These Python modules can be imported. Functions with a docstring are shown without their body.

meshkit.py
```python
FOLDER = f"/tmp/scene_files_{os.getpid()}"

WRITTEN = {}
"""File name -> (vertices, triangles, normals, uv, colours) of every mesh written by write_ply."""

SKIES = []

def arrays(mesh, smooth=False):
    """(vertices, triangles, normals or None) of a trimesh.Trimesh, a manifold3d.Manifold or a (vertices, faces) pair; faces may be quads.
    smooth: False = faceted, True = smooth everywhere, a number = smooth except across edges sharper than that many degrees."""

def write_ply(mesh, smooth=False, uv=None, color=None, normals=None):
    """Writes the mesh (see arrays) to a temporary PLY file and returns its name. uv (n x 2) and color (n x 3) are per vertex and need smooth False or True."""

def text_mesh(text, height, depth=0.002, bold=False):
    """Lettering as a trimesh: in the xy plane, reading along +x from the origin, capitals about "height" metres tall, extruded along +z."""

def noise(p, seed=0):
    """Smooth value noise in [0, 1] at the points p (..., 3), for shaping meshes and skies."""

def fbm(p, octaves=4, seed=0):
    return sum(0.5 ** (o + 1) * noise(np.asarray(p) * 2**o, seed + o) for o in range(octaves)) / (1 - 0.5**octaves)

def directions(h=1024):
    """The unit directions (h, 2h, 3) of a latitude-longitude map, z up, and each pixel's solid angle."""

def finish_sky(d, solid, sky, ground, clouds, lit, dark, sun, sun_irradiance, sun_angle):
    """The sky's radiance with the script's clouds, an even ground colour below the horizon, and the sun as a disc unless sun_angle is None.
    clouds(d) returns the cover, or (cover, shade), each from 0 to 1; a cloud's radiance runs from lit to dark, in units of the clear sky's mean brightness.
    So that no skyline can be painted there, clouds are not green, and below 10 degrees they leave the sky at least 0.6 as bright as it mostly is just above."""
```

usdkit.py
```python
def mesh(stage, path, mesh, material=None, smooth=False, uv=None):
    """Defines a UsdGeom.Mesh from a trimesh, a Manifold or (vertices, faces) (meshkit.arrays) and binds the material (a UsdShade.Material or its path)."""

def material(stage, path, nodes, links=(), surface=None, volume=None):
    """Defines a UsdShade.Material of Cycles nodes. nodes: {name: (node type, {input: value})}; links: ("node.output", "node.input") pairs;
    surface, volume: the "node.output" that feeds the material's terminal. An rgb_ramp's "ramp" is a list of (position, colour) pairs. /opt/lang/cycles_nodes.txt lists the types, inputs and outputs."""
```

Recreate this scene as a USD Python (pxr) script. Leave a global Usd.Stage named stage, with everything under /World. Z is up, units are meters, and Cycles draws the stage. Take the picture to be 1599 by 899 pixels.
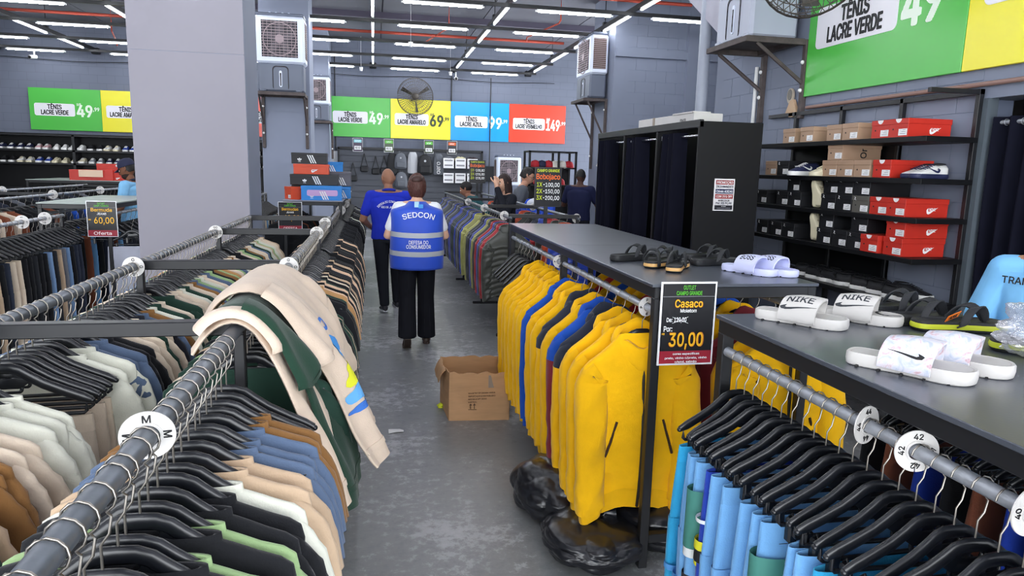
import math, random
import numpy as np, trimesh, manifold3d, usdkit, meshkit
from shapely.geometry import Polygon, LineString, Point, box as sbox
from shapely import affinity
from shapely.ops import unary_union
from pxr import Usd, UsdGeom, UsdLux, UsdShade, Sdf, Gf

PI = math.pi
R = random.Random(7)
stage = Usd.Stage.CreateInMemory()
UsdGeom.SetStageUpAxis(stage, UsdGeom.Tokens.z)
UsdGeom.SetStageMetersPerUnit(stage, 1.0)
UsdGeom.Xform.Define(stage, '/World')
UsdGeom.Scope.Define(stage, '/World/Looks')

# ---------------------------------------------------------------- camera, sky, exposure
EXPOSURE = 0.5
TUBE_POWER = 24.0
SKY_POWER = 1.7
_p, _y, _r = math.radians(-9.6), math.radians(11.2), math.radians(1.5)
_f = np.array([math.sin(_y)*math.cos(_p), math.cos(_y)*math.cos(_p), math.sin(_p)])
_rt = np.array([math.cos(_y), -math.sin(_y), 0]); _up = np.cross(_rt, _f)
_R = _rt*math.cos(_r)+_up*math.sin(_r); _U = -_rt*math.sin(_r)+_up*math.cos(_r)
cam = UsdGeom.Camera.Define(stage, '/World/camera')
cam.AddTransformOp().Set(Gf.Matrix4d(*[float(x) for row in ((*_R,0),(*_U,0),(*-_f,0),(0,0,1.75,1)) for x in row]))
cam.CreateHorizontalApertureAttr(36.0); cam.CreateVerticalApertureAttr(36.0*899/1599)
cam.CreateFocalLengthAttr(36.0*1100/1599); cam.CreateClippingRangeAttr(Gf.Vec2f(0.05, 200))
cam.CreateExposureAttr(EXPOSURE)
dome = UsdLux.DomeLight.Define(stage, '/World/sky')
dome.CreateIntensityAttr(SKY_POWER); dome.CreateColorAttr(Gf.Vec3f(0.92, 0.96, 1.0))

# ---------------------------------------------------------------- helpers
def sr(h):
    if not isinstance(h, str): return tuple(h)
    h = h.lstrip('#'); c = [int(h[i:i+2], 16)/255 for i in (0, 2, 4)]
    return tuple(x/12.92 if x <= .04045 else ((x+.055)/1.055)**2.4 for x in c)
MATS = {}
def mat(name, col, rough=.5, metal=0., var=0., vscale=6., bump=0., bscale=60., sheen=0., spec=.5, emit=None, rnd=0., coat=0., stretch=None, trans=0., alpha=1.):
    """principled material; var: soft colour variation, rnd: brightness variation from one copy to the next"""
    if name in MATS: return MATS[name]
    c = sr(col)
    n = {'p': ('principled_bsdf', dict(base_color=c, roughness=rough, metallic=metal, specular_ior_level=spec, sheen_weight=sheen, sheen_roughness=.5, coat_weight=coat, transmission_weight=trans, alpha=alpha))}
    l = []
    if var or bump:
        n['t'] = ('texture_coordinate', {}); src = 't.object'
        if stretch:
            n['mp'] = ('mapping', dict(scale=stretch)); l.append(('t.object', 'mp.vector')); src = 'mp.vector'
    last = None
    if var:
        n['n'] = ('noise_texture', dict(scale=vscale, detail=4., roughness=.6)); l.append((src, 'n.vector'))
        n['r'] = ('rgb_ramp', dict(ramp=[(.25, tuple(x*(1-var) for x in c)), (.75, tuple(min(1, x*(1+var)) for x in c))])); l.append(('n.fac', 'r.fac')); last = 'r.color'
    if rnd:
        n['oi'] = ('object_info', {}); n['mr'] = ('map_range', dict(from_min=0., from_max=1., to_min=1-rnd, to_max=1+rnd)); l.append(('oi.random', 'mr.value'))
        n['h'] = ('hsv', dict(color=c)); l.append(('mr.result', 'h.value'))
        if last: l.append((last, 'h.color'))
        last = 'h.color'
    if last: l.append((last, 'p.base_color'))
    if bump:
        n['bn'] = ('noise_texture', dict(scale=bscale, detail=3.)); l.append((src, 'bn.vector'))
        n['b'] = ('bump', dict(strength=bump, distance=.004)); l += [('bn.fac', 'b.height'), ('b.normal', 'p.normal')]
    surf = 'p.BSDF'
    if emit:
        n = {'e': ('emission', dict(color=c, strength=emit))}; l = []; surf = 'e.emission'
    MATS[name] = usdkit.material(stage, '/World/Looks/'+name, n, l, surface=surf)
    return MATS[name]
def fab(name, col, rough=.9):      # cloth
    return mat('fabric_'+name, col, rough, var=.07, vscale=9, bump=.25, bscale=220, sheen=.15, rnd=.07, spec=.25)

USED = {}
def uniq(parent, name):
    k = parent+'/'+name; USED[k] = USED.get(k, -1)+1
    return k if USED[k] == 0 else f'{k}_{USED[k]:03d}'
def setcd(prim, label=None, cat=None, group=None, kind=None):
    for k, v in (('label', label), ('category', cat), ('group', group), ('kind', kind)):
        if v: prim.SetCustomDataByKey(k, v)
def xf(path, loc=(0,0,0), rot=(0,0,0), sc=(1,1,1)):
    x = UsdGeom.Xform.Define(stage, path)
    x.AddTranslateOp().Set(Gf.Vec3d(*map(float, loc)))
    x.AddRotateXYZOp().Set(Gf.Vec3f(*[math.degrees(a) for a in rot]))
    x.AddScaleOp().Set(Gf.Vec3f(*map(float, sc)))
    return x.GetPrim()
def thing(name, label, cat, loc=(0,0,0), rz=0., group=None, rot=None, sc=(1,1,1), kind=None):
    path = uniq('/World', name)
    setcd(xf(path, loc, rot or (0,0,rz), sc), label, cat, group, kind)
    return path
def part(parent, name, m, material, smooth=False, label=None, kind=None):
    path = uniq(parent, name)
    if isinstance(m, B): m = m.mesh()
    p = usdkit.mesh(stage, path, m, material, smooth).GetPrim()
    setcd(p, label, None, None, kind)
    return path
def solo(name, label, cat, m, material, smooth=False, group=None, kind=None):
    path = part('/World', name, m, material, smooth)
    setcd(stage.GetPrimAtPath(path), label, cat, group, kind); return path
PROTO = {}
def place(key, maker, name, label, cat, loc, rz=0., group=None, rot=None, sc=(1,1,1)):
    """one Xform per copy; the first of a kind holds the parts, the others reference it"""
    if key not in PROTO:
        path = thing(name, label, cat, loc, rz, group, rot, sc); PROTO[key] = path; maker(path); return path
    path = uniq('/World', name)
    x = UsdGeom.Xform.Define(stage, path); p = x.GetPrim()
    p.GetReferences().AddInternalReference(PROTO[key]); p.SetInstanceable(True)
    rot = rot or (0, 0, rz)
    p.GetAttribute('xformOp:translate').Set(Gf.Vec3d(*map(float, loc)))
    p.GetAttribute('xformOp:rotateXYZ').Set(Gf.Vec3f(*[math.degrees(a) for a in rot]))
    p.GetAttribute('xformOp:scale').Set(Gf.Vec3f(*map(float, sc)))
    setcd(p, label, cat, group)
    if not group: p.ClearCustomDataByKey('group')
    return path

class B:
    """collects shapes into one mesh"""
    def __init__(s): s.v, s.f, s.n = [], [], 0
    def add(s, v, f=None):
        if f is None: v, f = (np.asarray(v.vertices), np.asarray(v.faces)) if hasattr(v, 'vertices') else v
        v, f = np.asarray(v, float), np.asarray(f, int)
        if f.shape[1] == 4: f = np.vstack([f[:, [0,1,2]], f[:, [0,2,3]]])
        s.v.append(v); s.f.append(f+s.n); s.n += len(v); return s
    def box(s, lo, hi, bev=0.):
        lo, hi = np.minimum(lo, hi).astype(float), np.maximum(lo, hi).astype(float)
        if bev <= 0:
            m = trimesh.creation.box(bounds=[lo, hi]); return s.add(m)
        bev = min(bev, (hi-lo).min()*.45)
        P = [np.where(np.array(c), hi, lo) for c in np.ndindex(2, 2, 2)]
        pts = []
        for c, q in zip(np.ndindex(2, 2, 2), P):
            d = np.where(np.array(c), -1, 1)*bev
            for k in range(3):
                e = d.copy(); e[k] = 0; pts.append(q+e)
        h = trimesh.convex.convex_hull(np.array(pts)); return s.add(h)
    def tube(s, pts, r, n=8, cap=True):
        p = np.asarray(pts, float); r = np.broadcast_to(r, (len(p),))
        t = np.gradient(p, axis=0); t /= np.linalg.norm(t, axis=1, keepdims=True)+1e-12
        ref = np.array([0,0,1.]) if abs(t[:,2]).mean() < .8 else np.array([1.,0,0])
        a = np.cross(t, ref); a /= np.linalg.norm(a, axis=1, keepdims=True)+1e-9
        b = np.cross(t, a); an = np.arange(n)*2*PI/n
        L = p[:,None]+r[:,None,None]*(np.cos(an)[None,:,None]*a[:,None]+np.sin(an)[None,:,None]*b[:,None])
        return s.loft(L, cap, cap)
    def loft(s, L, cap0=True, cap1=True, closed=True):
        L = np.asarray(L, float); r, n = L.shape[:2]
        i, j = np.meshgrid(np.arange(r-1), np.arange(n if closed else n-1), indexing='ij'); j2 = (j+1) % n
        f = np.stack([i*n+j, i*n+j2, (i+1)*n+j2, (i+1)*n+j], -1).reshape(-1, 4)
        f = np.vstack([f[:, [0,1,2]], f[:, [0,2,3]]]); v = L.reshape(-1, 3)
        ex = []
        for on, row, fl in ((cap0, 0, 1), (cap1, r-1, 0)):
            if on:
                c = len(v); v = np.vstack([v, L[row].mean(0)])
                k = np.arange(n); q = np.stack([row*n+k, row*n+(k+1) % n, np.full(n, c)], 1)
                ex.append(q[:, ::-1] if fl else q)
        return s.add(v, np.vstack([f]+ex))
    def sheet(s, G, th):
        """grid of points (r,c,3) thickened by th along its normals"""
        G = np.asarray(G, float); r, c = G.shape[:2]
        n = np.cross(np.gradient(G, axis=0), np.gradient(G, axis=1)); n /= np.linalg.norm(n, axis=2, keepdims=True)+1e-12
        A, C = G+n*th/2, G-n*th/2
        loops = np.concatenate([A, C[:, ::-1]], axis=1)
        return s.loft(loops, False, False).add(np.concatenate([A[0], C[0]]), [[k, k+1, c+k+1, c+k] for k in range(c-1)]).add(np.concatenate([A[-1], C[-1]]), [[k+1, k, c+k, c+k+1] for k in range(c-1)])
    def prism(s, poly, h, axis='z', at=0.):
        """a shapely polygon drawn in two axes, extruded along the third by h from at"""
        for g in getattr(poly, 'geoms', [poly]):
            if g.is_empty or g.area < 1e-9: continue
            m = trimesh.creation.extrude_polygon(g, h, engine='earcut'); v = np.array(m.vertices); f = np.array(m.faces)
            v[:, 2] += at
            if axis == 'y': v = v[:, [0, 2, 1]]; f = f[:, ::-1]
            elif axis == 'x': v = v[:, [2, 0, 1]]
            s.add(v, f)
        return s
    def ball(s, c, r, n=2):
        m = trimesh.creation.icosphere(n, 1.); return s.add(np.array(m.vertices)*np.asarray(r)+np.asarray(c), m.faces)
    def xform(s, T):
        s.v = [v @ T[:3, :3].T+T[:3, 3] for v in s.v]; return s
    def mesh(s):
        return trimesh.Trimesh(np.vstack(s.v), np.vstack(s.f), process=False)
def bx(lo, hi, bev=0.): return B().box(lo, hi, bev)
def rotm(ax, ang): return trimesh.transformations.rotation_matrix(ang, ax)
def rrect(x0, y0, x1, y1, r): return sbox(x0+r, y0+r, x1-r, y1-r).buffer(r, 4)
TXT = {}
def text(t, h, depth=.002, bold=True, sx=1., center=True):
    """lettering in the xy plane, reading along x, as (v, f)"""
    k = (t, bold)
    if k not in TXT:
        m = meshkit.text_mesh(t, 1., 1., bold); TXT[k] = (np.array(m.vertices), np.array(m.faces))
    v, f = TXT[k]; v = v*[h*sx, h, depth]
    if center: v = v-[(v[:,0].min()+v[:,0].max())/2, 0, 0]
    return v, f
def fit(t, w, h, depth=.002, bold=True):
    """lettering h high, squeezed or stretched to be w wide, centred"""
    v, f = text(t, h, depth, bold); s = w/(v[:,0].max()-v[:,0].min()); return v*[s, 1, 1], f
def nz(*a, **k): return meshkit.noise(*a, **k)
def smoothstep(a, b, x): t = np.clip((np.asarray(x)-a)/(b-a), 0, 1); return t*t*(3-2*t)
NUMW = ['first','second','third','fourth','fifth','sixth','seventh','eighth','ninth','tenth','eleventh','twelfth','thirteenth','fourteenth','fifteenth','sixteenth','seventeenth','eighteenth','nineteenth']
TENS = {20:'twent',30:'thirt',40:'fort',50:'fift',60:'sixt',70:'sevent',80:'eight',90:'ninet'}
def ordw(n):
    if n <= 19: return NUMW[n-1]
    if n >= 100: return 'hundred-and-'+ordw(n-100) if n > 100 else 'hundredth'
    t, u = n//10*10, n % 10
    return TENS[t]+'ieth' if u == 0 else TENS[t]+'y-'+NUMW[u-1]
COUNT = {}
def nth(*key):
    COUNT[key] = COUNT.get(key, 0)+1; return ordw(COUNT[key])
# ---------------------------------------------------------------- the building
M_floor = usdkit.material(stage, '/World/Looks/floor_concrete', {
    'g': ('geometry', {}),
    'n1': ('noise_texture', dict(scale=.9, detail=5., roughness=.65)), 'n2': ('noise_texture', dict(scale=14., detail=6., roughness=.75)),
    'm': ('math', dict(math_type='multiply_add', value2=.55)), 'm2': ('math', dict(math_type='multiply', value2=.5)),
    'r': ('rgb_ramp', dict(ramp=[(.0, sr('#6f7174')), (.47, sr('#7d7f80')), (.545, sr('#868788')), (.585, sr('#a6a7ab')), (.66, sr('#b3b4b8')), (1., sr('#b6b7bb'))])),
    'rr': ('map_range', dict(from_min=.3, from_max=.7, to_min=.28, to_max=.5)),
    'b': ('bump', dict(strength=.12, distance=.003)), 'p': ('principled_bsdf', dict(specular_ior_level=.45))},
    [('g.position', 'n1.vector'), ('g.position', 'n2.vector'), ('n1.fac', 'm.value1'), ('n2.fac', 'm2.value1'), ('m2.value', 'm.value3'), ('m.value', 'r.fac'),
     ('r.color', 'p.base_color'), ('n2.fac', 'rr.value'), ('rr.result', 'p.roughness'), ('n2.fac', 'b.height'), ('b.normal', 'p.normal')], surface='p.BSDF')
M_wall = mat('wall_paint_grey', '#7f8698', .75, var=.06, vscale=1.2, bump=.15, bscale=14)
M_wallb = usdkit.material(stage, '/World/Looks/wall_block_far', {
    'g': ('geometry', {}), 'mp': ('mapping', dict(rotation=(PI/2, 0, 0))),
    'br': ('brick_texture', dict(scale=1., brick_width=.4, row_height=.2, mortar_size=.006, color1=sr('#666c7c'), color2=sr('#686e7e'), mortar=sr('#5f6574'))),
    'p': ('principled_bsdf', dict(roughness=.75))}, [('g.position', 'mp.vector'), ('mp.vector', 'br.vector'), ('br.color', 'p.base_color')], surface='p.BSDF')
M_ceil = mat('ceiling_paint', '#5f616b', .8, var=.1, vscale=.7)
M_slab = mat('ceiling_slab_dark', '#4a4656', .8, var=.08, vscale=.7)
M_col = mat('column_paint', '#87848e', .7, var=.05, vscale=1.1, bump=.1, bscale=20)
M_colside = mat('column_paint_grey', '#868da0', .7, var=.05, vscale=1.5)
M_black = mat('black_steel', '#16171b', .45, var=.1, vscale=8, spec=.5)
M_blackboard = mat('black_panel', '#0a0b0f', .5, var=.12, vscale=4, spec=.3)
M_tabletop = mat('dark_laminate', '#474c56', .27, var=.06, vscale=5, bump=.05, bscale=150, spec=.85)
M_steel = mat('steel_tube', '#a9adb5', .42, metal=.45, var=.15, vscale=30)
M_dksteel = mat('grey_steel_tube', '#6a7079', .42, metal=.45, var=.2, vscale=25)
M_wire = mat('hook_wire', '#9c968e', .35, metal=.9)
M_white = mat('white_plastic', '#e4e4e4', .4)
M_pipe_red = mat('red_pipe', '#a8402e', .5)
M_pipe = mat('painted_pipe', '#9aa0ae', .5, var=.05)
M_rust = mat('rusty_steel', '#4c4342', .7, var=.35, vscale=12, bump=.2)
M_tube = mat('tube_glow', '#f5f9ff', emit=TUBE_POWER)
M_grout = mat('wall_joint', '#747d93', .85)

def struct(name, m, material, parent=None, smooth=False, label=None):
    p = part(parent or '/World', name, m, material, smooth)
    if not parent: setcd(stage.GetPrimAtPath(p), label, None, None, 'structure')
    return p
def sthing(name, label):
    p = uniq('/World', name); setcd(xf(p), label, None, None, 'structure'); return p
struct('floor', bx((-14, -5, -.2), (9, 22, 0)), M_floor, label='grey worn concrete floor of the shop')
struct('wall_back', bx((-14, 20, 0), (9, 20.25, 5.2)), M_wallb, label='grey block wall behind the banners at the far end')
struct('wall_left', bx((-12.25, -5, 0), (-12, 20, 5.2)), M_wallb, label='grey side wall on the far left')
def blockwall(name, label, ax, at, sgn, u0, u1, z0, z1, back):
    """painted blocks, each a piece, on a recessed joint face"""
    w = sthing(name, label)
    lo, hi = ((at, u0, 0), (at+sgn*back, u1, 5.2)) if ax == 'x' else ((u0, at, 0), (u1, at+sgn*back, 5.2))
    off = np.zeros(3); off['xy'.index(ax)] = sgn*.006
    part(w, 'core', bx(np.add(lo, off), np.add(hi, off)), M_grout)
    r = 0; z = z0
    while z < z1-.01:
        u = u0-(.2 if r % 2 else 0)
        while u < u1-.01:
            a, c = max(u, u0)+.002, min(u+.4, u1)-.002
            if c-a > .05:
                d = R.uniform(-.0015, .0015)
                l2, h2 = ((at+d, a, z+.002), (at+sgn*.02, c, z+.198)) if ax == 'x' else ((a, at+d, z+.002), (c, at+sgn*.02, z+.198))
                part(w, 'block', bx(l2, h2), M_wall)
            u += .4
        z += .2; r += 1
    return w
wr = blockwall('wall_right', 'grey painted block wall behind the shoe shelf and green banner', 'x', 3.92, 1, 4.1, 7.7, .8, 5.0, .25)
part(wr, 'core', bx((3.92, -2, 0), (4.17, 2.6, 5.2)), M_wall)
part(wr, 'core', bx((3.92, 2.6, 2.28), (4.17, 4.1, 5.2)), M_wall)
wa = blockwall('wall_alcove', 'grey painted block wall facing the shop beyond the fitting rooms', 'y', 12.8, 1, 4.35, 6.9, 0, 5.0, .25)
part(wa, 'pilaster', bx((5.72, 12.7, 0), (6.0, 12.85, 5.2)), M_wall)
part(wa, 'side_face', bx((4.33, 12.8, 0), (4.6, 14.1, 5.2)), M_wall)
part(wa, 'ledge_beam', bx((4.34, 12.74, 3.82), (6.9, 12.86, 3.96)), M_wall)
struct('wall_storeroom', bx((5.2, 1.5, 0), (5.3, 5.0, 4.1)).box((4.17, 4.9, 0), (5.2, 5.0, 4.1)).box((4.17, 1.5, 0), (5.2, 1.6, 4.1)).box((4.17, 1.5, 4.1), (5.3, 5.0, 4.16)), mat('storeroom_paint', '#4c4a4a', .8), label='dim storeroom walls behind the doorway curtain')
struct('wall_return', bx((3.93, 7.7, 0), (9, 7.9, 5.2)), M_wall, label='end of the near right wall beyond the fitting rooms')
struct('wall_alcove_side', bx((6.9, 7.9, 0), (7.1, 13, 5.2)), M_wall, label='side wall of the recess on the right')
# ceiling of grey panels, a dark slab nearer
c = sthing('ceiling', 'grey panelled ceiling above the light tracks')
part(c, 'deck', bx((-14, 10.9, 5.02), (9, 20.2, 5.25)), M_slab)
x = -13.
while x < 8.5:
    for k in range(5):
        part(c, 'panel', bx((x+.012, 10.9+k*1.85+.012, 5.0), (x+2.2-.012, 10.9+(k+1)*1.85-.012, 5.03)), M_ceil)
    x += 2.2
for yy in (12.3, 16.2):
    part(c, 'joist', bx((-14, yy, 4.88), (9, yy+.07, 5.0)), M_slab)
struct('ceiling_slab', bx((-14, -5, 4.62), (9, 10.9, 5.25)), M_slab, label='dark lower ceiling slab over the near half of the shop')
struct('trim_1', bx((2.2, 10.84, 4.62), (4.4, 10.9, 4.72)), mat('slab_edge_paint', '#aeb0ba', .6), label='pale painted edge of the ceiling slab')
# lamps on black tracks
XR = [-8.95, -6.74, -4.45, -2.2, 0., 2.15, 4.22]
YR = [-2., -.1, 1.8, 3.75, 5.7, 7.65, 9.6, 11.5, 13.4, 15.4, 17.4, 19.25]
LZ = 4.23
for i, yy in enumerate(YR):
    solo('light_track', f'{ordw(i+1)} black lighting track across the shop from the near side', 'lighting track', bx((-10.5, yy-.026, LZ+.03), (5.9 if yy < 12.6 else 4.32, yy+.026, LZ+.085)).box((-10.5, yy-.03, LZ+.11), (-10.4, yy+.03, LZ+.13)), M_black)
for i, xx in enumerate(XR):
    solo('light_track', f'black lighting track running to the back wall, {ordw(i+1)} from the left', 'lighting track', bx((xx-.026, -2.5, LZ+.112), (xx+.026, 19.9, LZ+.19)).box((xx-.09, 19.75, LZ+.05), (xx+.09, 19.9, LZ+.2), .02), M_black)
    for yy in (13.4, 17.4):
        solo('track_rod', f'thin black rod holding the {ordw(i+1)} long track, {"nearer" if yy < 15 else "farther"} one', 'ceiling rod', B().tube([(xx, yy-.3, LZ+.18), (xx, yy-.3, 4.98)], .008, 6).box((xx-.04, yy-.34, LZ+.19), (xx+.04, yy-.26, LZ+.23)), M_black)
def lamp(p):
    part(p, 'tube', B().tube([(-.6, 0, 0), (.6, 0, 0)], .022, 10), M_tube, True)
    part(p, 'batten', bx((-.62, -.018, .018), (.62, .018, .034)), M_white)
    part(p, 'end_cap', B().tube([(-.645, 0, 0), (-.6, 0, 0)], .016, 8), M_white)
    part(p, 'end_cap', B().tube([(.6, 0, 0), (.645, 0, 0)], .016, 8), M_white)
for j, yy in enumerate(YR):
    for i in range(len(XR)):
        cx = (XR[i]+XR[i+1])/2 if i < len(XR)-1 else 5.13
        if i == 0 and cx > 0: continue
        if cx > 5 and yy > 12: continue
        place('lamp', lamp, 'tube_light', f'lit white tube light in the {ordw(i+1)} bay from the left on the {ordw(j+1)} cross track', 'tube light', (cx, yy, LZ), 0, 'tube lights on the ceiling tracks')
for i, xx in enumerate(XR):
    for j in range(1, len(YR)):
        cy = (YR[j]+YR[j-1])/2
        if cy < 10 and (i+j) % 2: continue
        place('lamp', lamp, 'tube_light', f'lit white tube light {ordw(j)} from the near end of the {ordw(i+1)} long track', 'tube light', (xx, cy, LZ+.082), PI/2, 'tube lights on the ceiling tracks', sc=(1.15, 1, 1))
# columns
def column(name, lab, x0, x1, y0, y1, front=M_col, side=M_colside):
    c = sthing(name, lab)
    part(c, 'shaft', bx((x0, y0+.004, 0), (x1, y1, 4.62 if y0 < 10.9 else 5.0), .01), side)
    part(c, 'front_face', bx((x0+.004, y0, 0), (x1-.004, y0+.01, 2.62)), front)
    part(c, 'front_face', bx((x0+.004, y0, 2.624), (x1-.004, y0+.01, 4.6)), front)
    return c
column('column', 'wide pale grey square column at left of the aisle', -1.945, -1.045, 6.4, 7.05)
column('column', 'grey column carrying the large air cooler', -1.9, -1.08, 13.1, 13.9, M_colside)
column('column', 'farther grey column carrying the smaller air cooler', -1.55, -1.09, 18.7, 19.9, M_colside)
# ---------------------------------------------------------------- hangers and clothes (origin: centre of the rail, x across, y along the rail)
M_hang = mat('hanger_plastic', '#15171c', .3, var=.1, vscale=10, rnd=.2, spec=.6)
M_label = mat('paper_label', '#e9e9ea', .6)
HD = .022     # extra length of the hooks
def dn(b): return b.xform(trimesh.transformations.translation_matrix((0, 0, -HD)))
def hook(p, kink=.012, m=None):
    t = np.linspace(-.35*PI, PI, 9)
    pts = [(0, 0, -.088-HD), (0, 0, -.072), (kink, 0, -.055), (kink+.004, 0, -.03)]
    c = [(.0235*math.cos(a), 0, .0235*math.sin(a)-.003) for a in t]
    part(p, 'hook', B().tube(pts+c, .0021, 6), m or M_wire, True)
def hang_line(w=.215):
    return np.array([(0, -.088), (.024, -.0885), (.044, -.096), (.066, -.113), (.1, -.136), (.15, -.161), (.19, -.179), (.215, -.189)])*[w/.215, 1]
def mk_hanger(w=.215, bar=False, clips=False, thick=.0085, steep=0.):
    def f(p):
        hook(p)
        b = B(); L = hang_line(w); L[:, 1] -= steep*np.clip(L[:, 0]-.08, 0, .17)
        P = np.array([(x, 0, z-.012) for x, z in L]); P = np.vstack([P[::-1]*[-1, 1, 1], P[1:]])
        t = np.gradient(P, axis=0); t /= np.linalg.norm(t, axis=1, keepdims=True); nrm = np.stack([-t[:,2], 0*t[:,0], t[:,0]], 1)
        an = np.arange(10)*2*PI/10
        hh = np.full(len(P), .0148); hh[0] = hh[-1] = .0095; hh[len(P)//2] = .015
        Lp = P[:,None]+hh[:,None,None]*np.sin(an)[None,:,None]*nrm[:,None]+thick*np.cos(an)[None,:,None]*np.array([0,1,0])
        b.loft(Lp)
        pl = Polygon([(-.065, -.135), (-.04, -.1), (.04, -.1), (.065, -.135), (.045, -.15), (-.045, -.15)]).buffer(.006).difference(rrect(-.028, -.128, .028, -.114, .006))
        b.prism(pl, .008, 'y', -.004)
        b.prism(rrect(-.05, -.172, .05, -.145, .01).difference(rrect(-.042, -.166, .042, -.151, .006)), .006, 'y', -.003)
        part(p, 'hanger_body', dn(b), M_hang, True)
        if bar or clips:
            z = -.232
            part(p, 'bar', dn(B().tube([(-w*.93, 0, -.2), (-w*.93, 0, z), (-w*.9, 0, z-.006), (w*.9, 0, z-.006), (w*.93, 0, z), (w*.93, 0, -.2)], .0055, 6)), M_hang, True)
        if clips:
            for s in (-1, 1):
                part(p, 'clip', dn(B().box((s*.15-.013, -.012, -.285), (s*.15+.013, .012, -.222), .005).tube([(s*.15, -.012, -.225), (s*.15, 0, -.212), (s*.15, .012, -.225)], .003, 6)), M_hang)
        part(p, 'tip', dn(B().ball((w+.001, 0, L[-1][1]-.014), (.008, .0088, .008), 1).ball((-w-.001, 0, L[-1][1]-.014), (.008, .0088, .008), 1)), M_hang, True)
    return f
def ring(cx, cz, a, b, n, ax=(1, 0), cy=0., e=.75, wob=0.):
    t = np.arange(n)*2*PI/n; c, s = np.cos(t), np.sin(t)
    u = a*np.sign(c)*np.abs(c)**e; v = b*np.sign(s)*np.abs(s)**e
    return np.stack([cx+u*ax[0], cy+v+wob, cz+u*ax[1]], 1)
def torso(seed, w=.235, L=.72, b=.02, n=36, fold=.012, rib=0., neck=.085, drop=0.):
    """the trunk of a shirt on a hanger, from the neck opening down to the hem"""
    g = np.random.default_rng(seed); ph, k, tw = g.uniform(0, 6.3), g.uniform(16, 30), g.uniform(-.5, .5)
    k0 = neck/.085
    if neck < .11: rows = [(-.102, neck, .5), (-.118, neck+.02, .6), (-.14, neck+.05, .75), (-.158, w*.72, .85), (-.176, w*.9, .95), (-.192, w*.985, 1.), (-.215, w, 1.05)]
    else: rows = [(-.137, neck, .75), (-.141, neck+.012, .8), (-.15, neck+.035, .88), (-.161, neck+.062, .94), (-.173, w*.9, 1.), (-.186, w*.98, 1.), (-.21, w, 1.05)]
    zs = np.linspace(-.25, -.105-L, 22 if not rib else 44)
    out = []
    for z, a, bb in rows: out.append((z+drop, a, bb*b))
    for z in zs:
        t = (z+.25)/(-L+.145); bb = b*(1.05+.1*math.sin(t*3)); a = w*(1+.03*t*math.sin(ph+t*4))
        if rib:
            q = abs(math.sin(PI*(z+.01)/rib)); bb = b*(.72+.42*q**.6); a = w*(.975+.03*q)
        out.append((z+drop, a, bb))
    loops = []
    for z, a, bb in out:
        r = ring(0, z, a, bb, n, e=.8)
        am = fold*smoothstep(-.17, -.5, z)
        r[:, 1] += am*np.sin(k*r[:, 0]+ph+3*z)*.7+am*1.3*np.sin(7*r[:, 0]+ph*2+2*z)+.03*tw*smoothstep(-.2, -.8, z)*r[:, 0]/w
        r[:, 2] -= .012*np.cos(r[:, 0]/w*1.5)*(z < -.2)
        loops.append(r)
    return np.array(loops)
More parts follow.
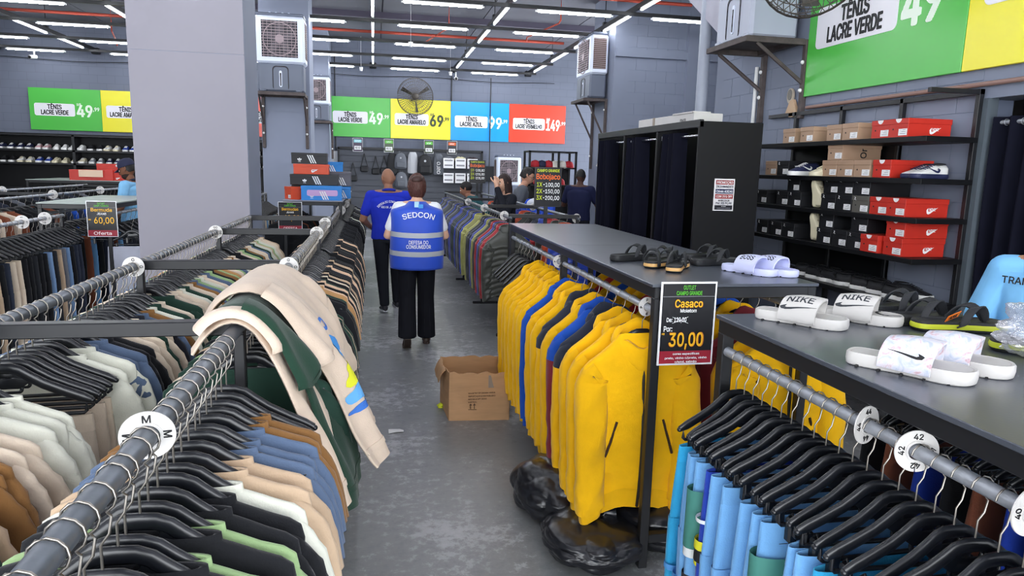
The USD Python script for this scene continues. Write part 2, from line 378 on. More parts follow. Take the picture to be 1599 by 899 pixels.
def arm(seed, s=1, w=.235, long=False, b=.024, wid=.075, n=18, rib=0., L=None, drop=0., z0=0., z1=1., wend=None):
    """a sleeve hanging from the shoulder; z0..z1 the stretch of it to build"""
    g = np.random.default_rng(seed+5*s+11); ph = g.uniform(0, 6.3)
    if long: P = np.array([(w-.04, -.182), (w-.004, -.2), (w+.026, -.25), (w+.034, -.4), (w+.03, -.58), (w+.022, -.72), (w+.01, -.84)])
    else: P = np.array([(w-.045, -.186), (w-.005, -.205), (w+.03, -.25), (w+.05, -.32), (w+.062, -.4)])
    if L: P[:, 1] = -.2+(P[:, 1]+.2)*L
    m = (46 if rib else 24) if long else 12
    t0 = np.linspace(0, 1, len(P)); t = np.linspace(z0, z1, max(4, int(m*(z1-z0))))
    X = np.interp(t, t0, P[:, 0]); Z = np.interp(t, t0, P[:, 1])
    D = np.stack([np.gradient(X), np.gradient(Z)], 1); D /= np.linalg.norm(D, axis=1, keepdims=True)
    we = wend or (wid*.72 if long else wid*1.12)
    loops = []
    for i, tt in enumerate(t):
        a = np.interp(tt, [0, .15, 1], [wid, wid, we]); bb = b*np.interp(tt, [0, .12, 1], [.8, 1.05, .95])
        if rib: q = abs(math.sin(PI*Z[i]/rib)); bb *= .75+.4*q**.6; a *= .94+.08*q
        cy = .012*math.sin(4*tt+ph)*min(1, tt*3)
        px = D[i, 1]; pz = -D[i, 0]
        a0 = a*np.interp(tt, [0, .2], [.7, 1.])
        r = ring(X[i]+px*a0, Z[i]+drop+pz*a0, a0, bb, n, (px, pz), cy, .85)
        r[:, 1] += .006*np.sin(9*tt*3+np.arange(n)*.9+ph)*min(1, tt*2)
        r[:, 0] *= s; loops.append(r if s > 0 else r[::-1])
    return np.array(loops)
def crease(A, seed, amp):
    """soft irregular wrinkles in a cloth surface"""
    A = np.array(A, float); sh_ = A.shape; q = A.reshape(-1, 3); n = nz(q*[9, 5, 13]+seed*3.7, seed)-.5+.5*(nz(q*[21, 12, 27]+seed*1.3, seed+1)-.5)
    q = q+np.stack([.35*amp*n*np.sign(q[:, 0]), amp*n, 0*n], 1); return q.reshape(sh_)
def lip(b, loops, th=.006):
    """fold the end of a cloth tube inwards so that openings have depth"""
    e = loops[-1]; c = e.mean(0); q = c+(e-c)*[1-.02, .7, 1]+[0, 0, .012]
    return b.loft(np.concatenate([loops, [c+(e-c)*[.985, .8, 1]-[0, 0, .003], q]]), False, False)
def mk_tee(M, seed, long=False, L=.7, w=.24, b=.0195, trim=None, n=36):
    def f(p):
        T = torso(seed, w, L, b, n, fold=.008, neck=.118)
        T = crease(T, seed, .008)
        part(p, 'trunk', lip(B(), T), M, True)
        for s in (1, -1):
            part(p, 'sleeve', lip(B(), crease(arm(seed, s, w, long, b*1.05), seed+s, .008)), M, True)
        c = T[0]; m = c.mean(0)
        part(p, 'collar', B().loft([m+(c-m)*[1.05, 1.15, 1]-[0,0,.006], m+(c-m)*[1.03, 1.2, 1]+[0,0,.012], m+(c-m)*[.93, .9, 1]+[0,0,.01], m+(c-m)*[.9, .8, 1]-[0,0,.01]], False, False), trim or M, True)
        t0 = T[-1]; m = t0.mean(0)
        part(p, 'hem', B().loft([m+(t0-m)*[1.004, 1.06, 1]+[0,0,.022], m+(t0-m)*[1.006, 1.08, 1]-[0,0,.004], m+(t0-m)*[.99, .9, 1]-[0,0,.005]], False, False), M, True)
    return f
def mk_hoodie(M, seed, M2=None, yoke=None, open_front=False, L=.8):
    """zip hoodie: M the main cloth, M2 the sleeves below, yoke the colour of shoulder and upper sleeve"""
    M2 = M2 or M; up = yoke or M
    def f(p):
        w, b = .265, .04
        def sl(A): A = np.array(A); A[..., 2] -= .38*np.clip(np.abs(A[..., 0])-.08, 0, .17); return A
        T = sl(torso(seed, w, L, b, 40, fold=.016, neck=.1)); q = smoothstep(-.72, -.84, T[..., 2]); T = crease(T, seed, .02); T[..., 0] *= 1-.1*q; T[..., 1] *= 1-.25*q
        def arm_(s, z0, z1): A = sl(arm(seed, s, w, True, .052, .085, z0=z0, z1=z1, L=1.12)); A[..., 1] -= .03*smoothstep(-.25, -.6, A[..., 2]); return crease(A, seed+s, .022)
        k = 11
        part(p, 'trunk', B().loft(T[k-1:-3] if yoke else T[:-3], False, False), M, True)
        if yoke: part(p, 'yoke', B().loft(T[:k], False, False), up, True, label='shoulder yoke in a second colour')
        for s in (1, -1):
            if yoke:
                part(p, 'upper_sleeve', B().loft(arm_(s, 0, .38), False, False), up, True)
                part(p, 'sleeve', B().loft(arm_(s, .38, .94), False, False), M2, True)
            else: part(p, 'sleeve', B().loft(arm_(s, 0, .94), False, False), M2, True)
            cf = arm_(s, .93, 1.); c = cf.mean(1, keepdims=True); cf = c+(cf-c)*[.8, .8, 1]
            part(p, 'cuff', lip(B(), cf), M2, True)
        t0 = T[-4:]; c = t0.mean(1, keepdims=True)
        part(p, 'waistband', lip(B(), c+(t0-c)*[.97, .9, 1]), M, True)
        # hood: thick folded roll standing round the neck, dipping at the front
        an = np.linspace(0, 2*PI, 29)[:-1]; rows = []
        for rr, zz in ((1.12, -.18), (1.3, -.155), (1.36, -.118), (1.22, -.086), (1.02, -.078), (.86, -.1), (.76, -.135), (.7, -.18)):
            x = .098*rr*np.cos(an); y = .056*rr*np.sin(an)+.016
            z = zz-.03*np.abs(np.cos(an))**3-.08*np.clip(-np.sin(an), 0, 1)**1.5+.02*np.clip(np.sin(an), 0, 1)+.008*np.sin(5*an+seed)
            rows.append(crease(np.stack([x, y, z], 1), seed, .012))
        part(p, 'hood', B().loft(rows, False, False), up, True)
        zs = np.linspace(-.17, -.105-L, 30); fy = []
        for z in zs:
            r = T[np.argmin(abs(T[:, 0, 2]-z))]; q = r[(r[:, 1] < r[:,1].mean())]; j = np.argmin(abs(q[:, 0])); fy.append(q[j, 1])
        fy = np.convolve(np.pad(fy, 2, 'edge'), np.ones(5)/5, 'valid')
        part(p, 'zip', B().tube(np.stack([0*zs+.003, np.array(fy)-.004, zs], 1), .007, 6), mat('zip_tape', '#241d18', .6), True)
        for s in (-1, 1):
            zp = np.linspace(-.5, -.66, 8); xx = s*(.11+.05*(zp+.5)/-.16)
            yy = [T[np.argmin(abs(T[:, 0, 2]-z))] for z in zp]
            yy = [r[r[:,1] < r[:,1].mean()][np.argmin(abs(r[r[:,1] < r[:,1].mean()][:,0]-x)), 1] for r, x in zip(yy, xx)]
            part(p, 'pocket', B().tube(np.stack([xx, np.array(yy)-.004, zp], 1), .006, 6), mat('pocket_lining', '#3a2210', .8), True)
    return f
def mk_puffer(M, seed, lining=None, L=.68, hood=False):
    def f(p):
        w, b = .25, .038
        def sl(A): A = np.array(A); A[..., 2] -= .38*np.clip(np.abs(A[..., 0])-.08, 0, .17); return A
        T = sl(torso(seed, w, L, b, 36, rib=.058, fold=.008, neck=.09))
        part(p, 'trunk', lip(B(), T), M, True)
        for s in (1, -1): part(p, 'sleeve', lip(B(), sl(arm(seed, s, w, True, .045, .075, rib=.058, L=.95))), M, True)
        an = np.linspace(0, 2*PI, 25)[:-1]; rows = []
        for rr, zz in ((1.1, -.12), (1.14, -.085), (1.02, -.055), (.9, -.06), (.8, -.12)):
            rows.append(np.stack([.092*rr*np.cos(an), .046*rr*np.sin(an)+.01, zz-.02*np.abs(np.cos(an))**3-.02*np.clip(-np.sin(an), 0, 1)], 1))
        part(p, 'collar', B().loft(rows, False, False), lining or M, True)
        zs = np.linspace(-.13, -.1-L, 30); fy = [T[np.argmin(abs(T[:, 0, 2]-z))][:, 1].min() for z in zs]
        part(p, 'zip', B().tube(np.stack([0*zs, np.array(fy)+.001, zs], 1), .006, 6), mat('zip_tape', '#241d18', .6), True)
        t0 = T[-1]; m = t0.mean(0)
        part(p, 'lining', B().loft([m+(t0-m)*[.98, .85, 1]+[0,0,.003], m+(t0-m)*[.9, .6, 1]+[0,0,.05]], False, True), lining or M, True)
    return f
def mk_trousers(M, seed, L=.95, w=.19, legs=True, band=None, b=.022):
    """trousers or shorts hung by the waist from clips"""
    def f(p):
        g = np.random.default_rng(seed); ph = g.uniform(0, 6.3)
        top = -.262; sp = .26
        def loop(cx, z, a, bb):
            r = ring(cx, z, a, bb, 24, e=.8); t = (top-z)
            r[:, 1] += .012*min(1, t*3)*np.sin(11*r[:, 0]+ph+2*z)+.01*min(1, t*3)*np.sin(25*r[:, 0]+ph); return r
        H = [loop(0, top-.045-k*(sp-.045)/8, w*(1+.06*k/8), b*(1+.25*math.sin(k*.4))) for k in range(9)]
        part(p, 'seat', B().loft(H, False, False), M, True)
        W = [loop(0, top+.004, w*.99, b*.9), loop(0, top-.047, w*1.005, b*1.02)]; m = W[0].mean(0)
        part(p, 'waistband', B().loft([m+(W[0]-m)*[.96,.7,1]-[0,0,.02], m+(W[0]-m)*[.985,.85,1]]+W, False, False), band or M, True)
        for s in (-1, 1):
            q = [loop(s*w*.53, top-sp+.02-k*(L-sp)/7, w*(.535+.0*k), b*(1.05-.02*k)) for k in range(8)]
            part(p, 'leg', lip(B(), np.array(q)), M, True)
        part(p, 'fly', B().box((-.004, -b*1.12, top-.16), (.004, -b*.8, top-.04)), M)
    return f
CLOTH = dict(cream=('#d9c8b4', 'cream'), white=('#d8d8ca', 'off-white'), navy=('#1b1d28', 'dark navy'), black=('#17181c', 'black'), mint=('#97b37f', 'mint green'), slate=('#586984', 'slate blue'),
    camel=('#8a6238', 'camel brown'), green=('#1f3a30', 'dark green'), beige=('#c0a68b', 'beige'), tan=('#b98d5e', 'tan'), grey=('#6d7078', 'grey'), peach=('#d8b69a', 'pale peach'),
    yellow=('#f2b705', 'yellow'), maroon=('#7a2730', 'maroon'), blue=('#1d4fb0', 'royal blue'), dnavy=('#2a2f3d', 'navy'), sky=('#6fa6d9', 'light blue'), olive=('#3f413c', 'dark olive grey'), red=('#b02a30', 'red'), lime=('#a9a862', 'dull lime'),
    violet=('#4c53a0', 'violet blue'), orange=('#d8542e', 'orange red'), jean=('#7d9cc4', 'light denim'), djean=('#2e3444', 'dark denim'), charcoal=('#26282d', 'charcoal'), royal=('#2340a8', 'royal blue'), cyan=('#2f9fd0', 'bright blue'), rust=('#7c4631', 'rust brown'))
def CM(k): return fab(k, CLOTH[k][0])
def puff_mat(k): return mat('nylon_'+k, CLOTH[k][0], .42, var=.1, vscale=14, bump=.3, bscale=40, sheen=.2, rnd=.06)
def hanger(kind, loc, rz, rail):
    mk, nm, lb = {'shirt': (mk_hanger(), 'shirt_hanger', 'black shirt hanger'), 'clip': (mk_hanger(.2, clips=True), 'clip_hanger', 'black clip hanger'),
        'jacket': (mk_hanger(.205, thick=.011, steep=.5), 'jacket_hanger', 'black jacket hanger'), 'bar': (mk_hanger(.215, bar=True, thick=.0095), 'bar_hanger', 'black trouser-bar hanger')}[kind]
    place('hanger_'+kind, mk, nm, f'{nth("h", rail, kind)} {lb} from the near end of {rail}', 'hanger', loc, rz, f'hangers on the {rail}')
def garment(key, mk, name, desc, rail, loc, rz, cat, group, sc=(1,1,1)):
    lab = f'{nth("g", rail, desc)} {desc} along {rail}, from its near end'
    place(key, mk, name, lab, cat, (loc[0], loc[1], loc[2]-HD), rz, group, sc=sc)
# ---------------------------------------------------------------- racks, tables and what hangs on them
def tubebox(b, p, q, w=.03):
    p, q = np.array(p, float), np.array(q, float); return b.box(np.minimum(p, q)-w/2, np.maximum(p, q)+w/2, .003)
def rack(label, xs, y0, y1, joints, zr, zbar, name='clothes_rack', stub=None, bars=True):
    """a double-rail rack: rails as parts, black posts, cross bars and feet"""
    t = thing(name, label, 'clothes rack')
    for x in xs:
        part(t, 'rail', B().tube([(x, y0, zr), (x, y1, zr)], .0185, 16), M_dksteel, True)
        for y in joints:
            part(t, 'post', tubebox(B(), (x, y+.034, .015), (x, y+.034, zbar-.02)), M_black)
    for y in joints:
        if bars: part(t, 'cross_bar', bx((xs[0]-.016, y+.012, zbar-.04), (xs[-1]+.016, y+.056, zbar), .003), M_black)
        part(t, 'foot', bx((xs[0]-.12, y+.018, .0), (xs[-1]+.12, y+.05, .03), .003), M_black)
        part(t, 'stretcher', bx((xs[0], y+.022, .32), (xs[-1], y+.046, .35), .002), M_black)
    return t
M_disc = mat('disc_plastic', '#d2cfcc', .45)
M_ink = mat('black_ink', '#151518', .6)
def disc(txt, rail, x, y, z, r=.043, rz=0., n=4, tilt=0.):
    """round size divider slipped over a rail"""
    p = thing('size_divider', f'{nth("d", rail)} round white size divider from the near end of {rail}', 'size divider', (x, y, z), 0, 'size dividers on rails', rot=(tilt, 0, rz))
    po = Point(0, 0).buffer(r, 24).difference(Point(0, 0).buffer(.0192, 16)).difference(sbox(-.0015, -r, .0015, 0))
    part(p, 'plate', B().prism(po, .003, 'y', -.0015), M_disc)
    ringp = Point(0, 0).buffer(.024, 16).difference(Point(0, 0).buffer(.0192, 16))
    part(p, 'collar', B().prism(ringp, .009, 'y', -.0045), M_disc)
    b = B()
    v0, f0 = text(txt, .0125 if len(txt) < 3 else .009, .0012)
    for sd in (-1, 1):
        for k in range(n):
            a = PI/2+k*2*PI/n+(PI/4 if n == 4 and False else 0)
            v = v0-[0, .0052, 0]; an = a-PI/2
            X = v[:,0]*math.cos(an)-v[:,1]*math.sin(an)+r*.68*math.cos(a); Z = v[:,0]*math.sin(an)+v[:,1]*math.cos(an)+r*.68*math.sin(a)
            b.add(np.stack([X if sd < 0 else -X, sd*(.0013+v[:,2]), Z], 1), f0)
    part(p, 'lettering', b, M_ink)
def fill(rail, x, z, ys, seq, kind='tee', seed0=0, hk='shirt', flip=0., jitter=.12, long=False, var=2, grp=None, hang=True, L=.7, rzf=None, cat='shirt'):
    """garments with their hangers along a rail, seq from near to far"""
    w_ = 0.
    for i, (y, k) in enumerate(zip(ys, seq)):
        w_ = .7*w_+R.uniform(-jitter, jitter)*.6; rz = w_+flip
        if rzf: rz += rzf(i)
        if hang: hanger(hk, (x, y, z), rz, rail)
        if k is None: continue
        v = i % var
        if kind == 'tee':
            garment(f'tee_{k}_{v}_{long}', mk_tee(CM(k), seed0+v*7+hash_(k), long, L), 'sweatshirt' if long else 't_shirt', f'{CLOTH[k][1]} {"long-sleeved sweatshirt" if long else "T-shirt"}', rail, (x, y, z-.001), rz, cat, grp or f'shirts on {rail}', (1, R.uniform(.9, 1.2), R.uniform(.99, 1.04)))
        elif kind == 'puffer':
            garment(f'puffer_{k}_{v}', mk_puffer(puff_mat(k), seed0+v*7), 'puffer_jacket', f'{CLOTH[k][1]} quilted puffer jacket', rail, (x, y, z), rz, 'jacket', grp or f'jackets on {rail}')
        elif kind == 'trousers':
            garment(f'trousers_{k}_{v}', mk_trousers(CM(k), seed0+v*5, .92), 'trousers', f'{CLOTH[k][1]} pair of trousers', rail, (x, y, z), rz, 'trousers', grp or f'trousers on {rail}', (1, R.uniform(.9, 1.3), 1))
        elif kind == 'shorts':
            garment(f'shorts_{k}_{v}', mk_trousers(CM(k), seed0+v*5, .5, .2, b=.03), 'shorts', f'{CLOTH[k][1]} pair of shorts', rail, (x, y, z), rz, 'shorts', grp or f'shorts on {rail}')
def hash_(s): return sum(ord(c)*(i+3) for i, c in enumerate(s)) % 97
def lin(a, b, n): return [a+(b-a)*i/max(1, n-1) for i in range(n)]
def seqs(s, d): return [d[c] for c in s]
D = dict(c='cream', w='white', n='navy', k='black', m='mint', s='slate', a='camel', g='green', b='beige', t='tan', y='grey', p='peach', o='charcoal')
D['-'] = None
# left rack nearest the aisle: rail L1, and L2 behind it
ZL = 1.30
rack('long black clothes rack on the left with two grey steel rails', (-1.0, -.37), .35, 6.15, (1.985, 3.25, 4.85, 6.08), ZL, 1.318)
A = 'the aisle rail at left'; A2 = 'the inner rail at left'
def rail_fill(rail, x, y0, y1, s, **k): fill(rail, x, ZL, [y+R.uniform(-.011, .011) for y in lin(y0, y1, len(s))], seqs(s, D), **k)
rail_fill(A, -.37, .62, 1.7, 'kknkkckkkmkmkkwbbsssaa', seed0=1, L=.74)
rail_fill(A, -.37, 1.76, 1.82, '--')
rail_fill(A, -.37, 2.14, 3.12, 'ggcgggmkbgkggagckgbg', seed0=2, L=.74)
rail_fill(A, -.37, 3.36, 4.74, 'kkgtpkpgkckbkknkpokkbkko', seed0=3)
rail_fill(A, -.37, 4.94, 5.98, 'kpkkokkpkkkokpkk', seed0=4)
rail_fill(A2, -1.0, 1.4, 1.93, 'gbaaccwww', seed0=5, L=.8)
for i, y in enumerate(lin(2.08, 2.27, 5)):
    hanger('bar', (-1.0, y, ZL), .1+R.uniform(-.04, .04), A2)
    if i in (1, 3, 4): garment('trousers_cream_0', mk_trousers(CM('cream'), 3, .92), 'trousers', 'pale cream pair of trousers', A2, (-1.0, y, ZL), .1, 'trousers', 'trousers on the inner rail', (1.05, 1.2, 1))
rail_fill(A2, -1.0, 2.34, 3.18, 'wwsskkccgcnsawgc', seed0=6)
rail_fill(A2, -1.0, 3.34, 4.76, 'gccwgcasmwcsmkamtcmswcac', seed0=7)
rail_fill(A2, -1.0, 4.94, 6.0, 'kcmgaccsgwbmwccb', seed0=8)
disc('M', A, -.37, 1.2, ZL, tilt=.12, rz=.2); disc('G', A, -.37, 3.2, ZL, rz=-.15); disc('GG', A, -.37, 4.78, ZL, rz=.1); disc('GG', A, -.37, 5.6, ZL)
disc('G', A2, -1.0, 3.2, ZL, rz=.1); disc('GG', A2, -1.0, 4.8, ZL)
def onsheet(G, v, off=.0015):
    """lay points (u in 0..1 across the columns, w in 0..1 down the rows, height) on a grid"""
    G = np.asarray(G, float); r, c = G.shape[:2]
    n = np.cross(np.gradient(G, axis=0), np.gradient(G, axis=1)); n /= np.linalg.norm(n, axis=2, keepdims=True)+1e-12
    u = np.clip(v[:,0], 0, 1)*(c-1); w = np.clip(v[:,1], 0, 1)*(r-1); j = np.minimum(u.astype(int), c-2); i = np.minimum(w.astype(int), r-2); fu = (u-j)[:,None]; fw = (w-i)[:,None]
    def s(A): return (A[i, j]*(1-fu)+A[i, j+1]*fu)*(1-fw)+(A[i+1, j]*(1-fu)+A[i+1, j+1]*fu)*fw
    return s(G)+s(n)*(v[:,2:3]+off)
def tri(poly, h=.001, step=None):
    """(v, f) of an extruded polygon, cut finely so that it can bend"""
    b = B().prism(poly, h)
    m = b.mesh()
    if step:
        v, f = trimesh.remesh.subdivide_to_size(m.vertices, m.faces, step, max_iter=6); return v, f
    return np.array(m.vertices), np.array(m.faces)
# shirts thrown over the end of the aisle rail
from scipy.interpolate import CubicSpline
DP = np.array([(-.47, 1.24), (-.44, 1.29), (-.405, 1.322), (-.36, 1.33), (-.31, 1.3), (-.25, 1.225), (-.185, 1.12), (-.125, 1.0), (-.075, .88), (-.035, .79)])
def cloth(yt, yb, seed, lift, t0=0., t1=1., zb=.81, fold=.014, cols=30, rows=44, xo=0.):
    """a piece of cloth lying over the rail and down the shoulders of the shirts below it; yt, yb: its span along the rail at the top and at the hem"""
    g = np.random.default_rng(seed); ph = g.uniform(0, 6.3, 4)
    path = DP.copy(); path[-1, 1] = zb; path[-6:, 0] += xo*np.array([.15, .4, .65, .85, 1., 1.05])
    d = np.r_[0, np.cumsum(np.linalg.norm(np.diff(path, axis=0), axis=1))]; d /= d[-1]
    cs = CubicSpline(d, path); G = np.zeros((rows, cols, 3))
    for i, tt in enumerate(np.linspace(0, 1, rows)):
        t = t0+(t1-t0)*tt; x, z = cs(t); dx, dz = cs(t, 1); nn = np.array([-dz, dx])/math.hypot(dx, dz)
        s = smoothstep(.2, 1, t)
        for j, u in enumerate(np.linspace(0, 1, cols)):
            y = (yt[0]+(yt[1]-yt[0])*u)*(1-s)+(yb[0]+(yb[1]-yb[0])*u)*s
            q = 30*(y-2.); a = fold*(math.sin(.5*q+ph[0]+2.5*t)+.6*math.sin(1.1*q+ph[1]-3*t)+.3*math.sin(2.1*q+ph[2]+2*t))*smoothstep(.1, .5, t)*(1 if t > .3 else .6)+lift+.005*math.sin(13*t+ph[3]+3*u)
            edge = .014*(1-min(1, 9*min(u, 1-u)))+(.01*(1-min(1, 12*(1-tt))))
            G[i, j] = (x+nn[0]*(a-edge), y+.018*math.sin(6*t+ph[2])*t, z+nn[1]*(a-edge)-.03*t*math.sin(PI*u))
    return G
def drape(label, M, *a, **k):
    p = thing('draped_shirt', label, 'shirt'); G = cloth(*a, **k)
    part(p, 'cloth', B().sheet(G, .007), M, True)
    n = np.cross(np.gradient(G, axis=0), np.gradient(G, axis=1)); n /= np.linalg.norm(n, axis=2, keepdims=True)
    part(p, 'hem', B().sheet((G+n*.0045)[-5:-3], .004), M, True)
    return p, G
def flap(p, M, *a, **k):
    """a short sleeve lying flat, open at its end"""
    A = cloth(*a, rows=16, cols=16, **k); n = np.cross(np.gradient(A, axis=0), np.gradient(A, axis=1)); n /= np.linalg.norm(n, axis=2, keepdims=True)
    w = np.sin(np.linspace(0, PI, 16))[None, :, None]**.6; L = np.concatenate([A+n*.014*w, (A-n*.01*w)[:, ::-1]], 1)
    part(p, 'sleeve', lip(B(), L), M, True)
M_cream2 = fab('cream_draped', '#d9c4b0'); M_gr2 = fab('green_draped', '#1d3a2c')
p, G = drape('pale cream shirt lowest of those thrown over the end of the aisle rail', M_cream2, (1.93, 2.35), (1.86, 2.2), 31, .018, xo=-.055)
flap(p, M_cream2, (1.9, 2.02), (1.9, 2.05), 41, .026, t0=.08, t1=.36)
p, G = drape('dark green shirt thrown over the end of the aisle rail between two cream shirts', M_gr2, (2.0, 2.42), (1.95, 2.2), 33, .032, zb=.77, xo=-.04, t0=.12)
flap(p, M_gr2, (1.93, 2.06), (1.86, 1.95), 42, .042, t0=.2, t1=.52)
p, G = drape('pale cream shirt with blue and yellow print, topmost over the end of the aisle rail', M_cream2, (2.16, 2.78), (2.1, 2.42), 35, .052, xo=.014, fold=.02)
flap(p, M_cream2, (2.06, 2.28), (2.02, 2.2), 43, .066, t0=.22, t1=.52)
flap(p, M_cream2, (2.62, 2.8), (2.5, 2.72), 44, .05, t0=.42, t1=.74)
def printed(parent, G, pl, col, name='print', label=None):
    v, f = tri(pl, .0006, .03); part(parent, name, (onsheet(G, v, .0062), f), mat('ink_'+col.strip('#'), col, .7), label=label)
def blob(cx, cy, rx, ry, n=24, s=0):
    g = np.random.default_rng(s); a = np.arange(n)*2*PI/n; k = 1+.18*np.sin(3*a+g.uniform(0, 6))+.1*np.sin(5*a+g.uniform(0, 6))
    return Polygon(np.stack([cx+rx*k*np.cos(a), cy+ry*k*np.sin(a)], 1)).buffer(0)
for cx, cy in ((.2, .4), (.31, .43)):
    printed(p, G, Point(0, 0).buffer(1, 16).difference(Point(0, 0).buffer(.5, 12)) and affinity.translate(affinity.scale(Point(0, 0).buffer(1, 16).difference(Point(0, 0).buffer(.5, 12)), .045, .028), cx, cy), '#3b74c9')
printed(p, G, blob(.27, .52, .13, .045, s=2), '#3f8fd6'); printed(p, G, blob(.26, .565, .08, .025, s=7), '#e8eef2')
printed(p, G, blob(.24, .63, .13, .045, s=3), '#d9d92a'); printed(p, G, blob(.22, .7, .15, .03, s=4), '#62a9e2'); printed(p, G, blob(.2, .75, .15, .014, s=5), '#3b74c9')

# tables with rails under them
def table(label, x0, x1, y0, y1, zt, seams, rails, zr=1.17, name='display_table', top=None):
    t = thing(name, label, 'table')
    ys = [y0]+list(seams)+[y1]
    for a, b in zip(ys, ys[1:]):
        part(t, 'table_top', bx((x0-.012, a+.001, zt-.014), (x1+.012, b-.001, zt), .002), top or M_tabletop)
    for x in (x0, x1-.04): part(t, 'apron', bx((x, y0, zt-.062), (x+.04, y1, zt-.0145), .003), M_black)
    for y in (y0, y1-.04): part(t, 'apron', bx((x0+.04, y, zt-.062), (x1-.04, y+.04, zt-.0145), .003), M_black)
    for x in (x0, x1-.04):
        for y in [y0]+[s-.02 for s in seams]+[y1-.04]: part(t, 'post', bx((x, y, 0), (x+.04, y+.04, zt-.06), .003), M_black)
    for y in [y0]+[s-.02 for s in seams]+[y1-.04]: part(t, 'foot_bar', bx((x0+.04, y, .12), (x1-.04, y+.04, .16), .003), M_black)
    for x in rails:
        for a, b in zip(ys, ys[1:]): part(t, 'rail', B().tube([(x, a+.02, zr), (x, b-.02, zr)], .0165, 14), M_steel, True)
    return t
table('long dark display table on the right with yellow jackets hanging below', 1.15, 1.9, 2.73, 5.95, 1.29, [4.25], (1.17, 1.87))
table('nearest dark display table on the right with blue shorts hanging below', 1.13, 1.9, .25, 2.13, 1.29, [], (1.15, 1.87))
RJ = 'the jacket rail'
def hoodie(k, rail, x, y, z, rz, up=None, lo=None, desc=None, sc=(1, 1, 1)):
    key = f'hoodie_{k}_{up}_{lo}_{R.randrange(2)}'
    garment(key, mk_hoodie(CM(k), hash_(key), CM(lo) if lo else None, CM(up) if up else None), 'hooded_jacket', desc or f'{CLOTH[k][1]} hooded zip jacket', rail, (x, y, z), rz, 'jacket', f'jackets on {rail}', sc)
js = ['y', 'y', 'y', 'N', 'M', 'y', 'N2', 'y', 'y', 'b', 'y', 'y', 'y', 'y', 'y', 'y']
for i, j in enumerate(js):
    y = 2.9+i*.134; rz = R.uniform(-.05, .05)-.04
    hanger('jacket', (1.17, y, 1.17), rz, RJ)
    if j[0] == 'N': hoodie('dnavy', RJ, 1.17, y, 1.17, rz, 'dnavy', 'yellow', 'navy hooded jacket with yellow sleeves')
    elif j == 'M': hoodie('maroon', RJ, 1.17, y, 1.17, rz, 'blue', 'maroon', 'maroon hooded jacket with royal blue shoulders')
    elif j == 'b': hoodie('blue', RJ, 1.17, y, 1.17, rz, desc='royal blue hooded jacket', sc=(1, .6, 1))
    else: hoodie('yellow', RJ, 1.17, y, 1.17, rz)
for i in range(6): hanger('jacket', (1.17, 5.08+i*.12, 1.17), R.uniform(-.1, .1), RJ)
disc('P', RJ, 1.17, 2.86, 1.17, rz=.25); disc('P', RJ, 1.17, 4.36, 1.17)
RB = 'the rear rail'
for i, j in enumerate(['y', 'y', 'm', 'y', 'b', 'm', 'y', 'y', 'y', 'r', 'y', 'y', 'b', 'y', 'r', 'y']):
    y = 2.86+i*.15; rz = R.uniform(-.08, .08)
    hanger('jacket', (1.87, y, 1.17), rz, RB)
    if j == 'm': hoodie('maroon', RB, 1.87, y, 1.17, rz)
    elif j == 'b': hoodie('blue', RB, 1.87, y, 1.17, rz, 'blue', 'maroon', 'royal blue hooded jacket with maroon sleeves')
    elif j == 'r': hoodie('red', RB, 1.87, y, 1.17, rz)
    else: hoodie('yellow', RB, 1.87, y, 1.17, rz)
# shorts on clips
RS = 'the shorts rail'
def mk_board(M, seed, pat):
    base = mk_trousers(M, seed, .5, .2, b=.028)
    def f(p):
        base(p)
        g = np.random.default_rng(seed)
        zs = np.linspace(-.32, -.72, 8)
        cols = {'stripe': [('#dfe3e4', -.4, -.412), ('#d8d32b', -.47, -.5), ('#17181d', -.5, -.54), ('#d8d32b', -.54, -.555)], 'wave': [('#3f7f74', -.34, -.53), ('#dfe3e4', -.53, -.56), ('#26282e', -.62, -.72)], 'plain': [('#4f93d2', -.66, -.68)]}[pat]
        for k, (c, a, b2) in enumerate(cols):
            L = [ring(-.105, z, .115-.002*k, .04, 24, e=.8)*[1, 1, 1]+[0, .006*math.sin(5*z), 0] for z in np.linspace(a, b2, 6)]
            part(p, 'colour_panel', B().loft(np.array(L), False, False), mat('short_'+c.strip('#'), c, .75), True, label='coloured panel of the side of the shorts')
        part(p, 'stitching', B().tube([(x, -.0302, -.306) for x in np.linspace(-.16, .16, 8)], .0008, 5), M_ink)
    return f
ys = lin(.66, 2.02, 27)
for i, y in enumerate(ys):
    rz = R.uniform(-.07, .07)+(.12 if i > 24 else 0)
    hanger('clip', (1.15, y, 1.17), rz, RS)
    if i % 4 == 3 and i < 20: continue
    c, pt = [('sky', 'plain'), ('royal', 'stripe'), ('sky', 'wave'), ('sky', 'plain'), ('sky', 'plain'), ('cyan', 'plain'), ('sky', 'plain')][i % 7]
    garment(f'board_{c}_{pt}', mk_board(CM(c), i, pt), 'swim_shorts', f'{CLOTH[c][1]} swim shorts' + {'plain': '', 'stripe': ' with stripes', 'wave': ' with green side'}[pt], RS, (1.15, y, 1.17), rz, 'shorts', 'swim shorts at right')
disc('44', RS, 1.15, 1.41, 1.17, .047, rz=.35); disc('42', RS, 1.15, 1.25, 1.17, .047, rz=-.25); disc('40', RS, 1.15, .975, 1.17, .047, rz=.1)
RR = 'the nearest rear rail'
